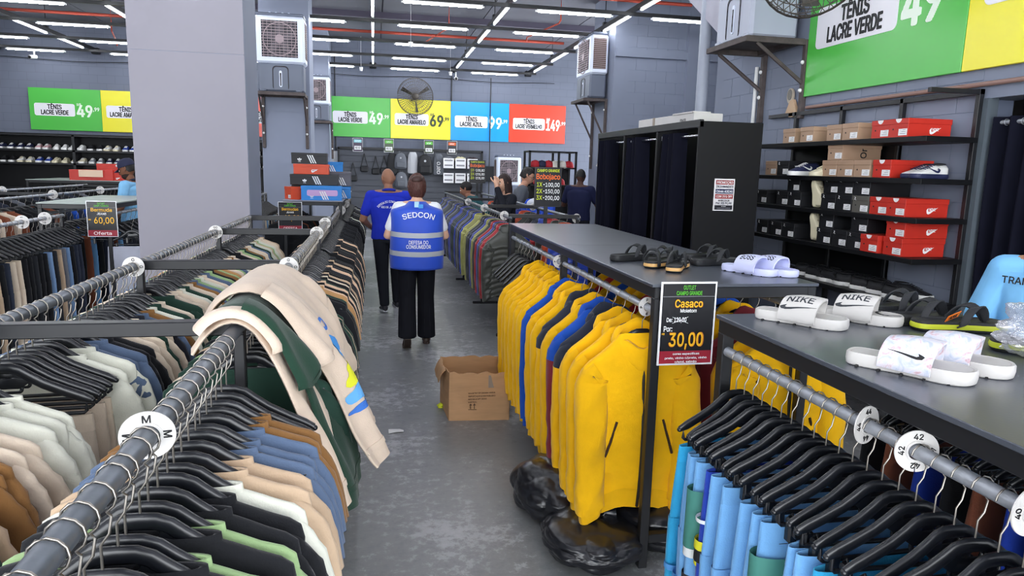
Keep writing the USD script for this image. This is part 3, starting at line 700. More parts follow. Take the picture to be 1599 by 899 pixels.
for i, y in enumerate(lin(.6, 2.05, 26)):
    rz = R.uniform(-.1, .1)
    hanger('clip', (1.87, y, 1.17), rz, RR)
    if i % 2: garment(f'board_{["royal","black","rust"][i % 3]}', mk_trousers(CM(['royal', 'black', 'rust'][i % 3]), i, .5, .2), 'swim_shorts', f'{CLOTH[["royal","black","rust"][i % 3]][1]} shorts', RR, (1.87, y, 1.17), rz, 'shorts', 'shorts under the nearest table')
# signs
def txz(b, vf, cx, cz, y=0.):
    v, f = vf; return b.add(np.stack([v[:,0]+cx, y-v[:,2], v[:,1]+cz], 1), f)
def sign(name, label, cat, loc, rz, w, h, items, board='#17171c', border='#e8e8ea', group=None, tilt=0., bw=.008, thick=.006, fast=False):
    """printed board facing -y, its lower left corner at the origin; items: (text, colour, x, z, height, width) or ('#', colour, x0, z0, x1, z1)"""
    p = thing(name, label, cat, loc, 0, group, rot=(tilt, 0, rz))
    part(p, 'backing', bx((0, 0, 0), (w, thick, h)), mat('board_'+border.strip('#'), border, .35))
    part(p, 'print_ground', bx((bw, -.0012, bw), (w-bw, 0, h-bw)), mat('board_'+board.strip('#'), board, .32))
    for k, it in enumerate(items):
        if it[0] == '#':
            part(p, 'colour_band', bx((it[2], -.0012-.0004*(k+1), it[3]), (it[4], -.001, it[5])), mat('board_'+it[1].strip('#'), it[1], .35))
        elif it[0] == 'poly':
            part(p, 'emblem', B().prism(it[2], .0012, 'y', -.0032-.0004*k), mat('board_'+it[1].strip('#'), it[1], .35))
        else:
            t, c, x, z, hh, ww = it
            part(p, 'lettering', txz(B(), fit(t, ww, hh, .0012), x, z, -.002-.0004*k), mat('board_'+c.strip('#'), c, .4))
    return p
W_, Y_, G_, R_ = '#eeeef0', '#f0b61e', '#58b832', '#9c2234'
def price(title, sub, extra):
    w, h = .255, .355
    it = [('OUTLET', G_, w/2, .315, .016, .05), ('CAMPO GRANDE', G_, w/2, .292, .016, .1), ('#', '#8a8a90', .01, .283, w-.01, .2842)]
    return w, h, it
w, h = .25, .358
sign('price_sign', 'black price sign for jackets reading 30,00 at the near corner of the long table', 'price sign', (1.17, 2.712, .945), 0, w, h, [
    ('#', R_, .008, .008, w-.008, .062), ('OUTLET', G_, w/2, .326, .017, .055), ('CAMPO GRANDE', G_, w/2, .303, .016, .115), ('#', '#9a9aa0', .008, .2955, w-.008, .297),
    ('Casaco', '#c76a12', w/2+.001, .2505, .033, .127), ('Casaco', Y_, w/2, .252, .031, .124), ('Moletom', W_, w/2, .2295, .0145, .073), ('De:', W_, .042, .189, .018, .026), ('120,00', W_, .09, .189, .019, .055),
    ('poly', W_, LineString([(.055, .183), (.125, .21)]).buffer(.0008)), ('poly', W_, LineString([(.055, .21), (.125, .183)]).buffer(.0008)), ('Por:', W_, .037, .149, .022, .038), ('R$', Y_, .017, .134, .008, .012),
    ('30,00', '#c76a12', .122, .0835, .059, .158), ('30,00', Y_, .121, .086, .055, .152), ('cores especificas', W_, w/2, .047, .009, .12), ('preto, vinho c/preto, vinho', W_, w/2, .029, .009, .19), ('c/azul, salmão', W_, w/2, .0125, .009, .1)], tilt=.0)
# plastic flare of the sleeve over the sign is left to the light
# ---------------------------------------------------------------- sandals on the tables
def outline(l=.285, w=.1, n=44, s=1):
    """foot outline, heel at y=0; s = 1 right foot, -1 left"""
    K = np.array([(0, 0), (.028, .008), (.036, .04), (.035, .09), (.034, .14), (.043, .19), (.049, .225), (.043, .262), (.024, .285), (-.004, .291), (-.03, .281), (-.045, .25), (-.046, .21), (-.038, .16), (-.034, .1), (-.035, .04), (-.026, .008)])
    from scipy.interpolate import CubicSpline
    t = np.arange(len(K)+1); c = CubicSpline(t, np.vstack([K, K[:1]]), bc_type='periodic')(np.linspace(0, len(K), n+1)[:-1])
    return c*[s*w/.096, l/.291]
def sole(layers, s=1, l=.285, w=.1, dip=.006):
    """stack of scaled outlines: (scale, z)"""
    o = outline(l, w, s=s); c = np.array([0, l*.52]); L = []
    for k, z in layers:
        q = c+(o-c)*k; zz = z-(dip*np.sin(PI*np.clip(q[:,1]/l, 0, 1)) if k < .93 else 0)
        L.append(np.stack([q[:,0], q[:,1], zz+0*q[:,0]], 1))
    return B().loft(np.array(L if s > 0 else [r[::-1] for r in L]))
def arch(y0, y1, w0, w1, h0, h1, zb=.012, n=26, m=9, e=.72):
    """band over the foot, from the toe edge (first row) to the ankle edge"""
    G = np.zeros((m, n, 3))
    for i, t in enumerate(np.linspace(0, 1, m)):
        y, w, h = y0+(y1-y0)*t, w0+(w1-w0)*t, h0+(h1-h0)*t+.006*math.sin(PI*t)
        a = np.linspace(PI, 0, n); G[i] = np.stack([w*np.sign(np.cos(a))*np.abs(np.cos(a))**e, y-.012*np.cos(a)**2+0*a, zb+(h-zb)*np.sin(a)**.8], 1)
    return G
SW = Polygon([(0, .32), (.05, .12), (.17, .06), (.32, .1), (1, .5), (.36, .26), (.2, .22), (.13, .3), (.17, .48), (.06, .4)]).buffer(.008)
def swoosh(x0, z0, w, h): return affinity.translate(affinity.scale(SW, w, h/.5, origin=(0, 0)), x0, z0-.06*h/.5)
M_slidewhite = mat('sandal_white', '#c6c3c0', .5, bump=.1, bscale=90); M_bed = mat('footbed_white', '#b9b4b0', .6, bump=.2, bscale=160)
M_slidelil = mat('sandal_lilac', '#c9cdf0', .5); M_darkfoam = mat('sandal_black', '#1b1c1f', .6, bump=.3, bscale=150)
M_strap = mat('strap_black', '#202226', .65, bump=.4, bscale=120); M_gold = mat('midsole_gold', '#cfa364', .45); M_neon = mat('midsole_yellow', '#c8d12e', .5)
M_floral = usdkit.material(stage, '/World/Looks/strap_marbled', {'t': ('texture_coordinate', {}), 'n': ('noise_texture', dict(scale=26., detail=5., roughness=.6, distortion=1.5)),
    'r': ('rgb_ramp', dict(ramp=[(.36, sr('#c9a6b0')), (.45, sr('#d9d3dc')), (.55, sr('#cdd0de')), (.66, sr('#b4bccd'))])), 'p': ('principled_bsdf', dict(roughness=.5))},
    [('t.object', 'n.vector'), ('n.fac', 'r.fac'), ('r.color', 'p.base_color')], surface='p.BSDF')
def mk_slide(s, base, bed, band, marks, ink='#33363c', w=.104, l=.285):
    def f(p):
        part(p, 'sole', sole([(.94, 0), (.985, .004), (1.0, .016), (.995, .03), (.97, .034), (.93, .032)], s, l, w), base, 40)
        part(p, 'footbed', sole([(.935, .029), (.93, .0325), (.8, .0315), (.5, .0305), (.1, .03)], s, l, w), bed, 60)
        G = arch(.212, .095, w*.545, w*.4, .084, .08)
        part(p, 'strap', B().sheet(G, .007), band, True)
        for k in range(5):
            part(p, 'tread_notch', bx((-.05, .035+k*.05, -.0002), (.05, .041+k*.05, .005)), M_ink)
        for t, cx, cy, hw, hh in marks:
            if t == 'swoosh': v, fc = tri(swoosh(-.5, -.25, 1, .5), 1, .06)
            else:
                v, fc = text(t, 1.); v = v*[1/(np.ptp(v[:,0])), 1, 1]-[0, .5, 0]; v, fc = trimesh.remesh.subdivide_to_size(v, fc, .12, max_iter=5)
            # read from the toe side or from the outer side
            u = cx-v[:,1]*hh; r = cy-v[:,0]*hw
            part(p, 'logo', (onsheet(G, np.stack([u, r, v[:,2]*.0008], 1), .0042), fc), mat('ink_'+ink.strip('#'), ink, .6))
    return f
def sandal(name, label, mk, x, y, rz, z=1.29, group=None): place(f'{name}{x}{y}', mk, name, label, 'sandal', (x, y, z), rz, group)
# angle: heel towards lower rz; toe direction = (-sin rz, cos rz)
nk = [('NIKE', .5, .66, .3, .2), ('swoosh', .5, .36, .38, .34)]
sandal('slide_sandal', 'white slide sandal with grey logo at the front edge of the nearest table', mk_slide(1, M_slidewhite, M_bed, M_slidewhite, [('NIKE', .66, .52, .7, .13), ('swoosh', .82, .5, .95, .18)]), 1.235, 2.08, -2.46)
sandal('slide_sandal', 'white slide sandal with grey logo behind its pair, farther from the edge', mk_slide(-1, M_slidewhite, M_bed, M_slidewhite, [('NIKE', .66, .52, .7, .13), ('swoosh', .82, .5, .95, .18)]), 1.44, 2.1, -2.4)
fl = [('swoosh', .84, .5, -.7, .15)]
sandal('slide_sandal', 'white slide sandal with marbled strap and black mark, front one of its pair', mk_slide(1, M_slidewhite, M_bed, M_floral, fl, '#151518'), 1.18, 1.545, -2.52)
sandal('slide_sandal', 'white slide sandal with marbled strap, half hidden behind its pair', mk_slide(-1, M_slidewhite, M_bed, M_floral, [], '#151518'), 1.325, 1.585, -2.55)
bs = [('BOSS', .68, .5, .62, .15)]
sandal('slide_sandal', 'pale lilac slide sandal, left one of the pair on the long table', mk_slide(1, M_slidelil, M_slidelil, M_slidelil, bs, '#1c1c22'), 1.68, 3.16, -2.66)
sandal('slide_sandal', 'pale lilac slide sandal, right one of the pair on the long table', mk_slide(-1, M_slidelil, M_slidelil, M_slidelil, bs, '#1c1c22'), 1.8, 3.15, -2.8)
def mk_flip(s, mid, straps=2):
    def f(p):
        part(p, 'sole', sole([(.95, 0), (.99, .004), (1., .01)], s), M_darkfoam, 40)
        part(p, 'midsole', sole([(1.005, .0095), (1.015, .016), (1.0, .024), (.99, .026)], s), mid, 40)
        part(p, 'footbed', sole([(.995, .0245), (1., .028), (.97, .034), (.9, .033), (.4, .032)], s), M_darkfoam, 40)
        for k in (-1, 1):
            t = np.linspace(0, 1, 10); G = np.zeros((10, 5, 3))
            for i, q in enumerate(t):
                x = k*(.004+.044*q**.8); y = .222-.105*q; z = .034+.05*math.sin(PI*min(1, q*1.12))**.75-(.012*q); hw = .009+.008*math.sin(PI*q)
                for j, u in enumerate(np.linspace(-1, 1, 5)): G[i, j] = (x+k*.25*hw*u, y+hw*u, z+.004*u)
            part(p, 'strap', B().sheet(G, .005), M_strap, True)
        part(p, 'toe_post', B().tube([(0, .224, .03), (0, .224, .048)], .004, 6), M_strap)
        if straps > 2: part(p, 'ankle_strap', B().sheet(arch(.06, .035, .042, .045, .075, .07), .004), M_strap, True)
    return f
for i, (x, y, rz, s, mid, lb) in enumerate([
    (1.21, 3.46, -1.2, 1, M_darkfoam, 'black thong sandal leftmost on the long table'), (1.3, 3.2, -1.05, -1, M_gold, 'black strapped sandal with gold midsole lying second from the left'),
    (1.36, 3.04, -.55, 1, M_gold, 'black thong sandal with gold sole nearest the price sign'), (1.36, 3.34, -.9, 1, M_darkfoam, 'black strapped sandal behind the gold-soled pair'), (1.58, 3.3, -1.35, 1, M_darkfoam, 'flat black flip-flop behind the lilac slides'), (1.62, 3.48, -1.25, -1, M_darkfoam, 'flat black flip-flop farthest back behind the lilac slides'),
    (1.58, 1.95, -1.7, 1, M_darkfoam, 'black thong sandal behind the marbled slides'), (1.64, 1.86, -1.75, -1, M_neon, 'black thong sandal with bright yellow midsole'), (1.62, 2.08, -1.5, 1, M_darkfoam, 'plain black flip-flop beyond the yellow-soled sandal'), (1.68, 1.62, -2.2, -1, M_neon, 'black flip-flop with yellow edge behind the marbled slides')]):
    sandal('thong_sandal', lb, mk_flip(s, mid, 3 if i in (1, 3) else 2), x, y, rz)
p = thing('swing_tag', 'small orange tag with black lettering by the clear plastic bag', 'tag', (1.66, 1.76, 1.335), rot=(.5, -.15, .35))
part(p, 'card', bx((0, 0, 0), (.07, .002, .022)), mat('orange_card', '#f07a1c', .5)); part(p, 'lettering', txz(B(), fit('AZUL', .045, .012, .0006), .035, .005, -.0003), M_ink)
M_clear = usdkit.material(stage, '/World/Looks/clear_plastic', {'t': ('transparent_bsdf', dict(color=(.86, .87, .9))), 'g': ('glossy_bsdf', dict(color=(.95, .95, 1.), roughness=.12)), 'd': ('diffuse_bsdf', dict(color=(.85, .85, .9))), 'm': ('mix_closure', dict(fac=.3)), 'm2': ('mix_closure', dict(fac=.2))},
    [('t.BSDF', 'm.closure1'), ('g.BSDF', 'm.closure2'), ('m.closure', 'm2.closure1'), ('d.BSDF', 'm2.closure2')], surface='m2.closure')
def crumple(c, r, seed, amp=.28, f=3.2, n=5, hi=1.):
    m = trimesh.creation.icosphere(n, 1.); v = np.array(m.vertices)
    k = 1+amp*(np.abs(nz(v*f+seed*7.1, seed)*2-1)*1.2-.4)+hi*amp*.5*(np.abs(nz(v*f*2.7+3.3, seed+1)*2-1)-.3)+hi*amp*.22*(np.abs(nz(v*f*7+1.3, seed+2)*2-1)-.3)
    v = v*k[:, None]*np.array(r); v[:, 2] = np.maximum(v[:, 2], -r[2]*.8)+r[2]*.8
    return v+np.array(c), m.faces
v, f_ = crumple((0, 0, 0), (.15, .11, .075), 3, .26, 2.4, hi=.7)
top = np.clip((v[:, 2]-.07)/.06, 0, 1); v[:, 2] += .025*top**1.5*(v[:, 0] < .02); v[:, 0] -= .03*top
p = thing('plastic_bag', 'crumpled clear plastic bag on the nearest table at the right edge', 'plastic bag', (1.77, 1.5, 1.29))
part(p, 'bag', (v, f_), M_clear, True)
p = thing('bagged_shoes', 'shoes inside the clear plastic bag on the nearest table', 'shoes', (1.66, 1.42, 1.292), -1.9)
part(p, 'sole', sole([(.94, 0), (1.0, .004), (1.0, .03), (.9, .032)], 1), M_slidewhite, 40)
# ---------------------------------------------------------------- sneakers and boxes
def shoe_parts(p, upper, solem, mark=None, toe=None, high=0.):
    """low shoe, heel at y=0"""
    part(p, 'sole', sole([(.95, 0), (1., .004), (1.02, .018), (1.0, .032), (.9, .033)], 1, .295, .1), solem, 40)
    o = outline(.29, .096, 60); L = []
    for y in np.linspace(.012, .283, 16):
        t = y/.29; near = o[np.abs(o[:,1]-y) < .02]; x0, x1 = near[:,0].min(), near[:,0].max()
        if t > .94 or t < .06: s = .62 if t > .94 else .8; c = (x0+x1)/2; x0, x1 = c+(x0-c)*s, c+(x1-c)*s
        h = np.interp(t, [0, .05, .3, .42, .62, .8, .93, 1], [.075, .094, .088, .092, .07, .052, .04, .02])+high*np.interp(t, [0, .35, .5], [1, 1, 0])*.05
        a = np.linspace(0, PI, 13); cw = (x1-x0)/2*.97; taper = np.interp(np.sin(a), [0, .5, 1], [1, .9, .55 if t < .5 else .7])
        L.append(np.stack([(x0+x1)/2+cw*np.cos(a)*np.interp(t, [0, .4, .7, 1], [1, 1, 1, 1])*np.where(np.sin(a) > .5, taper+.2, 1), y+0*a, .03+(h-.03)*np.sin(a)**.7], 1))
    part(p, 'upper', B().loft(np.array(L), True, True, closed=False), upper, True)
    part(p, 'opening', B().ball((0, .07, .098+high*.05), (.026, .055, .006), 2), M_ink, True)
    b = B()
    for k in range(5): y = .135+k*.018; z = np.interp(y/.29, [.42, .62, .8], [.097, .076, .058]); b.tube([(-.024, y, z-.004), (0, y+.003, z+.002), (.024, y, z-.004)], .003, 5)
    part(p, 'laces', b, upper if upper is SM('black') else solem, True)
    if mark:
        for s in (-1, 1):
            pl = swoosh(0, 0, .1, .04); v, fc = tri(affinity.translate(pl, .06, .022), .002)
            q = np.stack([s*(.0405+v[:,2]-.012*np.clip((v[:,1]-.045)/.04, 0, 1)), .04+v[:,0]*1.0, v[:,1]*.9+.02], 1)
            part(p, 'side_mark', (q, fc), mark)
SH = dict(white=('#e2e2e0', .5), cream=('#d8d0b4', .6), navy=('#20264a', .6), black=('#1a1b1f', .6), grey=('#8b9096', .6), pink=('#c9a0a4', .6), blue=('#2c49a8', .6))
def SM(k): return mat('shoe_'+k, *SH[k])
def shoe(kind, label, loc, rz, group=None, rot=None, sc=(1, 1, 1)):
    up, so, mk = kind
    place(f'shoe_{up}_{so}_{mk}', lambda p: shoe_parts(p, SM(up), SM(so), SM(mk) if mk else None), 'sneaker', label, 'shoe', loc, rz, group, rot, sc)
STRIPES = [Polygon([(x, 0), (x+.016, 0), (x-.032, .105), (x-.048, .105)]) for x in (0, .028, .056)]
def trefoil(x, z, s):
    return affinity.translate(unary_union([affinity.rotate(affinity.translate(affinity.scale(Point(0, 0).buffer(1, 12), .3*s, .55*s), 0, .5*s), a, origin=(0, 0)) for a in (0, 48, -48)]).difference(unary_union([sbox(-s, k, s, k+.06*s) for k in (.1*s, .25*s)])), x, z)
def fig(x, z, s):   # small leaping figure mark
    return affinity.translate(affinity.scale(unary_union([LineString([(0, 1), (.05, .55), (-.4, .0)]).buffer(.08), LineString([(.05, .55), (.5, .2)]).buffer(.08), LineString([(0, .85), (.35, 1.15)]).buffer(.06), LineString([(0, .85), (-.35, .95)]).buffer(.06), Point(.02, 1.12).buffer(.1)]), s, s, origin=(0, 0)), x, z)
CARD = dict(red='#bf2a1c', orange='#d94e2a', black='#17181c', brown='#a88a72', blue='#1f86d8', grey='#5b5a66', lilac='#8fa3e8', olive='#5a5852')
def CB(k): return mat('card_'+k, CARD[k], .5, var=.05, vscale=8)
def mk_box(col, brand, lidc=None, w=.2, l=.335, h=.125, open_=0., lid=True):
    """shoe box: end with the paper label faces -x, long printed side faces -y; origin at the middle of the base"""
    def f(p):
        t = .0025
        part(p, 'body', bx((-l/2, -w/2, 0), (l/2, w/2, h-.006), .002), CB(col))
        if lid:
            b = B().box((-l/2-.003, -w/2-.003, h-.036), (l/2+.003, w/2+.003, h), .002)
            if open_: b.xform(trimesh.transformations.rotation_matrix(open_, (0, 1, 0), (l/2, 0, h-.036)))
            part(p, 'lid', b, CB(lidc or col))
        part(p, 'end_label', B().prism(rrect(-.084, .012, -.004, .056, .002), .001, 'x', -l/2-.001), M_label)
        b = B()
        for k in range(3): b.box((-l/2-.0016, -.07, .022+.012*k), (-l/2-.0009, -.07+.05-.012*k, .025+.012*k))
        part(p, 'label_print', b, mat('grey_ink', '#8a8a90', .6))
        part(p, 'finger_hole', B().prism(Point(.05, .055).buffer(.006, 8), .001, 'x', -l/2-.0008), M_ink)
        y = -w/2-.0004; wh = M_label
        if brand == 'nike':
            part(p, 'logo', B().prism(swoosh(.0, .022, .085, .05), .001, 'y', y-.0006).add(txz(B(), fit('NIKE', .05, .019, .001), .045, .045, y).mesh()), wh)
            part(p, 'lid_mark', B().prism(Point(0, h).buffer(.028, 12).intersection(sbox(-1, h-.034, 1, h-.001)), .001, 'x', -l/2-.0045), wh)
        elif brand == 'adi':
            part(p, 'stripe', B().prism(affinity.translate(STRIPES[0], .02, .008), .001, 'y', y-.004), wh); part(p, 'stripe', B().prism(affinity.translate(STRIPES[1], .02, .008), .001, 'y', y-.004), wh); part(p, 'stripe', B().prism(affinity.translate(STRIPES[2], .02, .008), .001, 'y', y-.004), wh)
            part(p, 'logo', B().prism(trefoil(-.12, .04, .034), .001, 'y', y-.001).add(txz(B(), fit('adidas', .035, .009, .001), -.12, .022, y).mesh()), wh)
        elif brand == 'jump':
            part(p, 'logo', B().prism(affinity.scale(fig(.055, h-.034, .02), 1, 1), .001, 'x', -l/2-.0045), wh)
        elif brand == 'on':
            b = B(); v, fc = text('On', .05, .001); b.add(np.stack([v[:,1]*-1+.04, y-v[:,2], v[:,0]+.06], 1), fc); part(p, 'logo', b, M_ink)
    return f
def sbox_(col, brand, label, loc, rz=0., group=None, **k):
    key = f'box_{col}_{brand}_{sorted(k.items())}'
    place(key, mk_box(col, brand, **k), 'shoe_box', label, 'shoe box', loc, rz, group)
# shelf against the right wall
ZB = (2.03, 1.755, 1.495, 1.225, .915)
sh = thing('shoe_shelf', 'black steel shoe shelf with five boards on the right wall', 'shelf')
for z in ZB: part(sh, 'shelf_board', bx((3.5, 4.05, z-.035), (3.89, 6.15, z), .002), M_blackboard)
for z in ZB: part(sh, 'side_arm', bx((3.52, 4.06, z-.034), (3.9, 4.085, z-.006)), M_black)
for y in (4.06, 4.75, 5.45, 6.12): part(sh, 'post', bx((3.87, y, 0), (3.905, y+.035, 2.34), .002), M_black)
part(sh, 'top_frame', B().box((3.87, 4.06, 2.305), (3.905, 6.6, 2.34), .002), M_black); part(sh, 'top_frame', B().box((3.5, 4.06, 2.305), (3.87, 4.09, 2.335), .002), M_black)
part(sh, 'back_panel', bx((3.885, 4.75, .93), (3.9, 6.15, 2.02)), M_blackboard)
part(sh, 'shelf_board', bx((3.25, 3.2, .38), (3.89, 5.3, .41), .002), M_blackboard)
for y in (3.22, 5.2):
    part(sh, 'leg', bx((3.27, y, 0), (3.3, y+.03, .38)), M_black)
G5 = 'shoe boxes on the right wall shelf'
NB = 'red shoe box with white logo'
def row(z, seq):
    for y, col, brand, dz, x, lab in seq: sbox_(col, brand, lab, (x, y, z+dz), 0, G5, w=.18)
TN, BK = 'tan shoe box', 'black shoe box'
row(2.03, [(4.34, 'red', 'nike', 0, 3.69, NB+', nearer one on the top board'), (4.53, 'red', 'nike', 0, 3.7, NB+', farther one on the top board')]+[(y, 'brown', None, 0, 3.7+.02*(i % 2), f'{TN}, {ordw(i+1)} from the red boxes on the top board') for i, y in enumerate((4.86, 5.08, 5.41, 5.7))])
row(1.755, [(4.46, 'red', 'nike', 0, 3.69, NB+' beside the navy-marked white shoes')]+[(y, 'brown', 'on' if i == 0 else None, 0, 3.69, f'{TN}, {ordw(i+1)} of the lower three on the second board') for i, y in enumerate((4.67, 4.86, 5.05))]
    +[(5.0, 'brown', 'on', .126, 3.69, TN+' lying on three others, second board'), (5.72, 'black', 'jump', 0, 3.7, BK+' at the far end of the second board'), (5.91, 'brown', None, 0, 3.7, TN+' beyond the black one on the second board')])
row(1.495, [(4.28, 'red', 'nike', 0, 3.69, NB+', nearer one on the middle board'), (4.465, 'red', 'nike', 0, 3.7, NB+', farther one on the middle board'), (4.66, 'olive', 'jump', 0, 3.7, 'worn olive black shoe box beside the red ones, middle board')]
    +[(y, 'black', 'jump', 0, 3.7, f'{BK}, {ordw(i+1)} beyond the olive one on the middle board') for i, y in enumerate((4.85, 5.04, 5.5, 5.69, 6.03))]
    +[(y, 'black', 'jump', .126, 3.7+.01*i, f'{BK}, {ordw(i+1)} of the upper four on the middle board') for i, y in enumerate((4.66, 4.86, 5.05, 5.58))])
row(1.225, [(4.27, 'red', 'nike', 0, 3.69, NB+', lower of the near stack on the fourth board'), (4.27, 'red', 'nike', .126, 3.7, NB+', upper of the near stack on the fourth board'), (4.47, 'red', 'nike', 0, 3.66, NB+', single one beside the stack on the fourth board')]
    +[(y, 'black', 'jump', 0, 3.69, f'{BK}, {ordw(i+1)} beyond the single red one, fourth board') for i, y in enumerate((4.66, 4.85, 5.04, 5.54, 5.73, 5.96))]+[(5.04, 'black', 'jump', .126, 3.7, BK+' stacked on the third one, fourth board'), (4.66, 'black', 'jump', .126, 3.71, BK+' stacked on the nearest black one, fourth board')])
shoe(('navy', 'white', 'white'), 'navy sneaker with white sole on the second board', (3.68, 5.42, 1.755), PI/2+.1, sc=(1, 1, 1.15))
shoe(('navy', 'white', 'white'), 'navy sneaker with white sole farther back on the second board', (3.74, 5.55, 1.755), PI/2+.2, sc=(1, 1, 1.15))
shoe(('cream', 'cream', None), 'cream sneaker beside the tan boxes on the second board', (3.72, 5.24, 1.755), PI/2+.3)
shoe(('white', 'navy', 'navy'), 'white sneaker with navy mark and dark sole, nearer one of the pair', (3.78, 4.16, 1.755), PI/2+.12)
shoe(('white', 'navy', 'navy'), 'white sneaker with navy mark and dark sole, farther one of the pair', (3.83, 4.3, 1.755), PI/2+.12)
shoe(('cream', 'cream', None), 'cream sneaker stood on end on the middle board', (3.58, 5.27, 1.5), 0, rot=(PI/2-.1, 0, .2), sc=(1, .8, 1))
shoe(('cream', 'cream', None), 'cream sneaker stood on end on the fourth board', (3.58, 5.25, 1.23), 0, rot=(PI/2-.1, 0, .2), sc=(1, .8, 1))
for i in range(13):
    y = 4.08+i*.092
    shoe(('black', 'white', None), f'{ordw(i+1)} black shoe with white sole from the near end of the lowest shelf board', (3.58+.13*(i % 2)+.02*R.random(), y+.3, .915), PI+.25+R.uniform(-.2, .2), 'black shoes on the lowest board')
for i in range(7):
    shoe(('white', 'white', 'black') if i % 2 else ('white', 'white', None), f'{ordw(i+1)} white shoe from the near end of the floor-level board', (3.36, 3.5+i*.17, .41), PI/2+.3, 'white shoes on the floor-level board')
# ---------------------------------------------------------------- fitting rooms
fr = thing('fitting_room', 'black three-bay fitting room with dark curtains', 'fitting room')
X0, Y0, Y1, ZT = 2.58, 5.42, 8.07, 2.17
part(fr, 'end_panel', bx((X0, Y0, 0), (3.14, Y0+.03, ZT), .003), M_blackboard, label='large black near end panel')
part(fr, 'end_panel', bx((X0, Y1-.03, 0), (3.14, Y1, ZT), .003), M_blackboard)
part(fr, 'back_panel', bx((3.11, Y0+.03, 0), (3.14, Y1-.03, ZT)), M_blackboard)
for k in (1, 2): y = Y0+k*(Y1-Y0)/3; part(fr, 'divider', bx((X0, y-.02, 0), (3.11, y+.02, ZT), .003), M_blackboard)
part(fr, 'top_rail', bx((X0-.005, Y0, ZT-.05), (X0+.035, Y1, ZT+.012), .003), M_black)
for k in range(3):
    a, b = Y0+k*(Y1-Y0)/3+.03, Y0+(k+1)*(Y1-Y0)/3-.03
    part(fr, 'curtain_rod', B().tube([(X0+.06, a, ZT-.11), (X0+.06, b, ZT-.11)], .012, 10), mat('chrome', '#d2d6dc', .18, metal=1.), True)
    part(fr, 'rod_bracket', bx((X0+.04, b-.012, ZT-.13), (X0+.08, b+.01, ZT-.09)), M_steel)
M_curtain = mat('curtain_cloth', '#12131f', .95, var=.1, vscale=10, bump=.2, bscale=150, spec=.1)
def curtain(name, label, a, b, x, z0, z1, waves, amp, ax='y', seed=1, rings=True, mat_=None):
    g = np.random.default_rng(seed); ph = g.uniform(0, 6)
    n = waves*10; G = np.zeros((24, n, 3))
    for i, t in enumerate(np.linspace(0, 1, 24)):
        z = z1+(z0-z1)*t
        for j, u in enumerate(np.linspace(0, 1, n)):
            d = amp*(math.sin(2*PI*waves*u+ph+.5*math.sin(3*t+ph))*(1+.3*math.sin(4*t+u*7))+.3*math.sin(2*PI*waves*2*u+ph*2+t*2))
            v = a+(b-a)*(u+.012*math.sin(5*t+ph)*math.sin(PI*u)); G[i, j] = (x+d, v, z) if ax == 'y' else (v, x+d, z)
    p = thing(name, label, 'curtain')
    part(p, 'cloth', B().sheet(G, .004), mat_ or M_curtain, True)
    if rings:
        for k in range(waves):
            u = (k+.5)/waves; v = a+(b-a)*u; m = trimesh.creation.torus(.019, .003, 16, 6); w = np.array(m.vertices)
            w = w[:, [0, 2, 1]] if ax == 'y' else w[:, [2, 1, 0]]
            part(p, 'eyelet', (w+([x, v, z1-.035] if ax == 'y' else [v, x, z1-.035]), m.faces), M_steel, True)
    return p
for k, (f0, f1, n) in enumerate(((.03, .5, 3), (.03, .5, 3), (.05, .5, 3))):
    a = Y0+k*(Y1-Y0)/3; d = (Y1-Y0)/3
    curtain('curtain', f'dark curtain of the {["nearest", "middle", "farthest"][k]} fitting room bay', a+d*(1-f1), a+d*(1-f0), X0+.06, .08, ZT-.075, n, .05, seed=k+2)
p = thing('carton', 'long flat white cardboard carton on top of the fitting room', 'cardboard box', (2.86, 6.5, ZT+.005), .04)
part(p, 'body', B().box((-.14, -.6, 0), (.14, .6, .1), .003), mat('white_card', '#c9c6c4', .6, var=.05)); part(p, 'flap', bx((-.15, -.6, .1), (.02, -.2, .112)), mat('white_card', '#c9c6c4', .6)); part(p, 'tape', bx((-.143, .2, 0), (.143, .25, .102)), mat('brown_tape', '#8b7d70', .4)); part(p, 'lettering', B().add(fit('FRAGIL', .12, .025, .001)[0][:, [2, 0, 1]]*[-1, -1, 1]+[-.14, -.4, .03], fit('FRAGIL', .12, .025, .001)[1]), M_ink)
P = '#8a1f2a'
sign('promotion_poster', 'small white and dark red promotion poster on the black fitting room panel', 'poster', (2.742, Y0-.006, 1.452), 0, .18, .262, [
    ('#', '#8e3336', .012, .215, .168, .25), ('PROMOÇÃO', '#eae6e6', .09, .222, .02, .14), ('ENLEVANAMENTO', '#2a2b3a', .09, .19, .017, .15), ('#', '#242a4c', .012, .142, .168, .178), ('Chinelo ADIDAS', '#e4e4ec', .09, .15, .019, .145),
    ('#', '#8e3336', .012, .1, .168, .136), ('COM 25% OFF', '#f2e6e6', .09, .109, .018, .14), ('de R$ 120,00', '#33343c', .09, .078, .013, .1), ('Por: R$ 90,00', '#5a5b66', .09, .055, .017, .14), ('#', '#22242c', .012, .01, .168, .046), ('SÓ AQUI', '#dcdce0', .09, .033, .006, .04), ('enquanto durarem os estoques', '#8a8c94', .09, .019, .007, .12)], board='#d8d6da', border='#e6e4e6', bw=.006)
